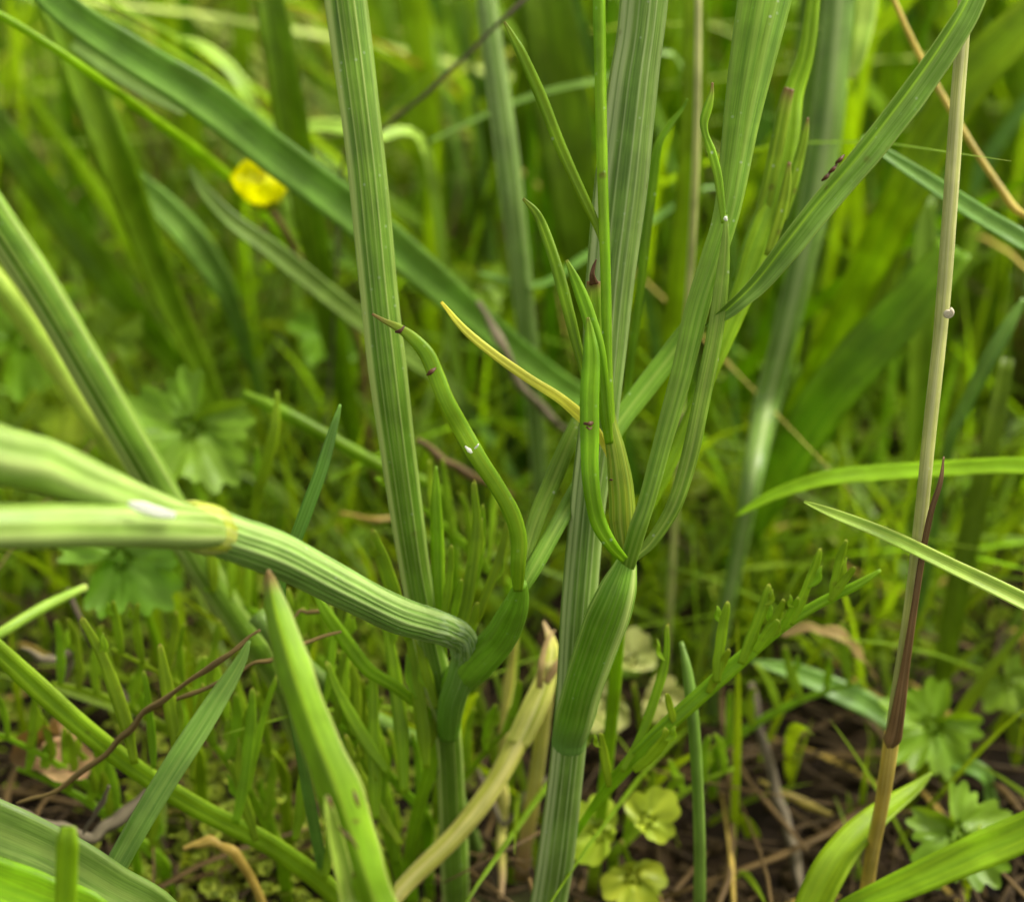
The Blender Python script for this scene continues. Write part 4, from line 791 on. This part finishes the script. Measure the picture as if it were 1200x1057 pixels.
for i, (lb, pts, w, mm) in enumerate([
    ('wiry brown stalk crossing over the lower left frond', [(20, 942, 24), (70, 925, 24), (125, 880, 23.8), (170, 835, 23.6), (225, 795, 23.4), (270, 765, 23.2), (305, 738, 23.2)], 8, 'twig'),
    ('second wiry brown stalk just under the first one', [(130, 870, 24.2), (185, 826, 24), (245, 806, 23.8), (300, 778, 23.6), (345, 758, 23.6), (400, 740, 23.8)], 7, 'twig'),
    ('thin hooked brown stalk behind the foreground leaf', [(330, 735, 24.5), (352, 715, 24.6), (375, 718, 24.6), (395, 735, 24.8)], 5, 'twig'),
    ('thick dry grey stalk lying in the bottom left', [(-40, 925, 25), (10, 950, 25), (60, 972, 25.2), (110, 982, 25.4), (150, 950, 25.6), (185, 915, 25.8)], 17, 'twig_grey'),
    ('short broken grey stalk near the leaf stub', [(98, 975, 25), (115, 950, 24.9), (128, 920, 24.8)], 8, 'twig_grey'),
    ('curved olive stalk low in front of the moss', [(215, 995, 25.5), (245, 985, 25.6), (275, 1000, 25.6), (300, 1040, 25.8), (315, 1080, 26)], 13, 'straw'),
    ('grey dry stalk arching past the left frond', [(25, 760, 27), (60, 775, 27), (90, 762, 27), (75, 800, 27.2)], 10, 'twig_grey'),
    ('purplish grey stalk rising behind the left leaflets', [(78, 690, 27), (105, 745, 27), (135, 800, 27.3), (165, 850, 27.8)], 11, 'twig_grey'),
    ('dry stalk lying level behind the left upright stem', [(400, 602, 30), (440, 610, 30), (500, 600, 30.4)], 8, 'straw'),
    ('pale brown stalk behind the curled leaflet', [(560, 352, 30), (585, 400, 30), (610, 450, 30.5), (645, 490, 31.5), (670, 510, 33)], 13, 'twig_grey'),
    ('dull pink grey stalk crossing behind the yellow leaflet', [(488, 515, 29), (520, 540, 29), (555, 560, 29.3), (600, 580, 30)], 13, 'twig'),
    ('upright olive stalk between the two centre stems at the bottom', [(605, 740, 27.5), (595, 800, 27.8), (590, 880, 28), (588, 960, 28), (586, 1060, 27)], 13, 'straw_pale'),
    ('forked pale stalk at the foot of the yellow dying stalk', [(560, 900, 28), (590, 965, 27.8), (625, 925, 27.8), (660, 900, 28)], 10, 'twig_grey'),
    ('short yellow stalk lying in the dark soil', [(890, 915, 29), (930, 935, 29), (975, 955, 29)], 12, 'straw'),
    ]):
    B(lb, [(x, y, d_, w*(.5 if k in (0, len(pts)-1) else 1)) for k, (x, y, d_) in enumerate(pts)], mm, prof=prof_tube(m=8, flat=.75), root=None, name='dry_stalk', cat='dry stalk')

# ------------------------------------------------------------------ buttercup
def petal(c, ax, out, size, open_):
    """cupped petal: ax axis of the flower, out radial direction"""
    sd = np.cross(ax, out); V, F, A = [], [], []
    nu, nv = 9, 9
    for i in range(nu):
        t = i/(nu-1)
        for j in range(nv):
            v = -1+2*j/(nv-1)
            wdt = size*.44*math.sin(min(1, t*1.05+.06)*math.pi*.62)**.8*(1 if t < .8 else math.sqrt(max(0.05, 1-((t-.8)/.22)**2)))
            rad = size*(open_*math.sin(t*1.35)+.05); hgt = size*(1.12-open_*.42)*(t**1.3)
            V.append(c+out*(rad-.22*size*v*v*t)+ax*(hgt+.10*size*v*v)+sd*v*wdt); A.append((t*.8, t*size, j/(nv-1), 0))
    for i in range(nu-1):
        for j in range(nv-1):
            F.append((i*nv+j, i*nv+j+1, (i+1)*nv+j+1, (i+1)*nv+j))
    return np.array(V), F, np.array(A, float)
fd = 31.0
fc = P(314, 244, fd)
stalk = [(312, 240, fd, 9), (332, 268, fd+.3, 9), (352, 305, fd+1, 10), (385, 345, fd+2, 10), (420, 400, fd+4, 10)]
K_ = Thing('buttercup_flower', 'blurred yellow buttercup on its thin stalk at the upper left', 'flower', place(stalk, (.2, .5))[-1][:3])
K_.part('stalk', sw(stalk, TR, root=(.2, .5)), M['twig'])
axv = np.array([-.1, -.12, .95]); axv /= np.linalg.norm(axv)
e1 = np.cross(axv, [0, 1, 0]); e1 /= np.linalg.norm(e1); e2 = np.cross(axv, e1)
for k in range(5):
    a = k*2*math.pi/5+.35
    K_.part('petal', petal(fc, axv, e1*math.cos(a)+e2*math.sin(a), 0.80, .60), M['petal'])
    o_ = e1*math.cos(a+.6)+e2*math.sin(a+.6)
    K_.part('sepal', petal(fc-axv*.05, axv, o_, .38, .9), M['lobed_lime'])
sts = []
for k in range(22):
    a = k*2.4; r = .22*math.sqrt(k/22); o_ = e1*math.cos(a)+e2*math.sin(a)
    p0 = fc+o_*r*.5+axv*.05; p1 = fc+o_*r*1.3+axv*.3
    sts.append(sweep(np.array([[*p0, .02], [*(p0*.5+p1*.5), .02], [*p1, .05]]), prof_tube(m=5), seg=2, wob=0))
K_.part('stamens', join(sts), M['stamen'])

# ------------------------------------------------------------------ low leaves on the soil
def trefoil(label, px, py, dd, spots_, size, mat, nrm, name='trefoil_leaf'):
    c = P(px, py, dd); t = Thing(name, label, 'leaf', (c[0], c[1], -.3))
    t.part('stalk', sweep(np.array([[c[0]+.3, c[1]+.4, -.3, .08], [c[0]+.15, c[1]+.1, c[2]*.5, .08], [*c, .07]]), TR, seg=4), M['frond'])
    for (x, y, a, s) in spots_:
        q = P(x, y, dd)
        t.part('leaflet', leaf_disc(q, nrm, a, size*s*1.35, 3, .28, teeth=11, cup=.1, notch=False, tooth=.10, wedge=True), M[mat])
def camang(nrm, px_dx, px_dy):
    """angle in the leaf plane of a picture direction"""
    nrm = np.array(nrm, float); nrm /= np.linalg.norm(nrm)
    a = np.cross(nrm, [0.1, 0.2, 1.0]) if abs(nrm[2]) < .95 else np.cross(nrm, [0, 1.0, 0]); a /= np.linalg.norm(a); b = np.cross(nrm, a)
    v = RT*px_dx-UP*px_dy; return math.atan2(v@b, v@a)
nz = (0.1, -.75, .8)
trefoil('lime green three part leaf on the soil right of the centre stem foot', 728, 985, 26.8,
        [(704, 975, camang(nz, -1, -.3), 1.15), (757, 962, camang(nz, .8, -.8), .95), (741, 1026, camang(nz, .2, 1), 1.1)], .44, 'lobed_lime', nz)
trefoil('olive three part leaf half hidden behind the dark sheath', 742, 800, 29,
        [(741, 775, camang(nz, .1, -1), .85), (716, 822, camang(nz, -.8, .5), 1.0), (768, 815, camang(nz, .9, .4), .85)], .46, 'lobed_olive', nz)
def palm(label, px, py, dd, size, mat, nrm, ang, lobes=5, depth=.5, teeth=17, stalkto=(0.5, .8), tooth=.2):
    c = P(px, py, dd); t = Thing('lobed_leaf', label, 'leaf', (c[0]+stalkto[0], c[1]+stalkto[1], -.3))
    t.part('leaf_blade', leaf_disc(c, nrm, ang, size, lobes, depth, teeth=teeth, cup=.2, m=90, rings=6, tooth=tooth), M[mat])
    t.part('stalk', sweep(np.array([[c[0]+stalkto[0], c[1]+stalkto[1], -.3, .12], [c[0]+stalkto[0]*.6, c[1]+stalkto[1]*.6, c[2]*.6, .12], [*(c-np.array([0, 0, .03])), .10]]), TR, seg=4), M['frond'])
for a in [
    ('bluish deeply lobed leaf behind the crossing stems at the left', 225, 500, 29.5, 1.25, 'lobed', (.1, -.8, .75), 1.0, 5, .3, 19),
    ('second lobed leaf below the horizontal branch at the left', 140, 655, 27.5, 1.2, 'lobed', (-.1, -.7, .8), 3.9, 5, .28, 19),
    ('large light green blurred leaf at the left edge', 25, 400, 33, 1.35, 'lobed_bright', (.2, -.9, .5), 4.0, 5, .25, 13),
    ('bright lobed leaf right of the straw stalk foot', 1095, 850, 28.5, .95, 'lobed_bright', (0, -.7, .8), 0.8, 5, .3, 17),
    ('dull lobed leaf in the bottom right corner', 1120, 975, 26.6, .95, 'lobed', (.1, -.7, .8), 2.2, 5, .3, 19),
    ('small bright leaf under the blurred blade near the centre top', 560, 335, 33, .7, 'lobed_bright', (.1, -.8, .6), 1.7, 3, .3, 11),
    ('pale leaf between the flower and the left stem', 385, 385, 35, .8, 'lobed_bright', (.1, -.8, .6), 1.2, 5, .35, 11),
    ('small leaf beside the ribbed diagonal stem', 130, 400, 33, .75, 'lobed_bright', (-.1, -.8, .6), 5.2, 5, .35, 11),
    ('yellowing leaf low under the diagonal stem', 75, 470, 34, .9, 'lobed_lime', (-.1, -.8, .6), 2.2, 3, .3, 11),
    ('small lobed leaf far right among the dark soil', 1180, 800, 30, .6, 'lobed', (-.1, -.8, .6), 2.2, 5, .3, 11),
    ]: palm(*a)
c = P(52, 870, 26.5)
single('dead_leaf', 'curled tan dead leaf at the left under the frond', 'dead leaf', leaf_disc(c, (.5, -.6, .5), 2.0, .62, 3, .3, teeth=11, cup=1.3, m=48, notch=True), M['dead'])

# ------------------------------------------------------------------ repeated blurred blades behind: one by one
protos = []
def meadow_blade(x, y, h, w, lean, az, mat, curl=.4):
    n = 5; pts = []
    for k in range(n):
        t = k/(n-1)
        out = h*(lean*t+curl*lean*t**2.5)
        pts.append([math.cos(az)*out, math.sin(az)*out, h*(t-.3*lean*t**2)-.3, w*(1.0 if t < .6 else 1-(t-.6)*2.2)])
    return sweep(np.array(pts), prof_blade(fold=.4, thick=.05, m=7), seg=4, roll=rng.uniform(-50, 50), wob=.02)
G1 = 'blurred meadow grass blades behind the plants'
for k in range(130):
    y = rng.uniform(32, 54); x = (rng.uniform(-1, 1) if rng.random() < .35 else rng.uniform(-.1, 1))*(.2727*y*1.2+1)
    if x < 0: y = max(y, 42)
    mt = rng.choice(['blade', 'blade', 'blade', 'blade_bright', 'blade_blue'])
    h = rng.uniform(5, 19)
    V, F, A = meadow_blade(0, 0, h, rng.uniform(.18, .5), abs(rng.gauss(.12, .22)), rng.uniform(0, 6.28), mt)
    z = float(ground_z(x, y))
    me = make_mesh('grass_leaf', V, F, A, M[mt], (0, 0, 0))
    o = link('grass_leaf', me, (x, y, z)); cw = {'blade': 'mid green', 'blade_bright': 'bright yellow green', 'blade_blue': 'blue green'}[mt]
    tag(o, 'blurred %s %s grass blade standing in the meadow behind the plants' % ('tall' if h > 12 else 'low', cw), 'grass blade', ('tall ' if h > 12 else 'low ')+cw+' meadow blades behind the plants')
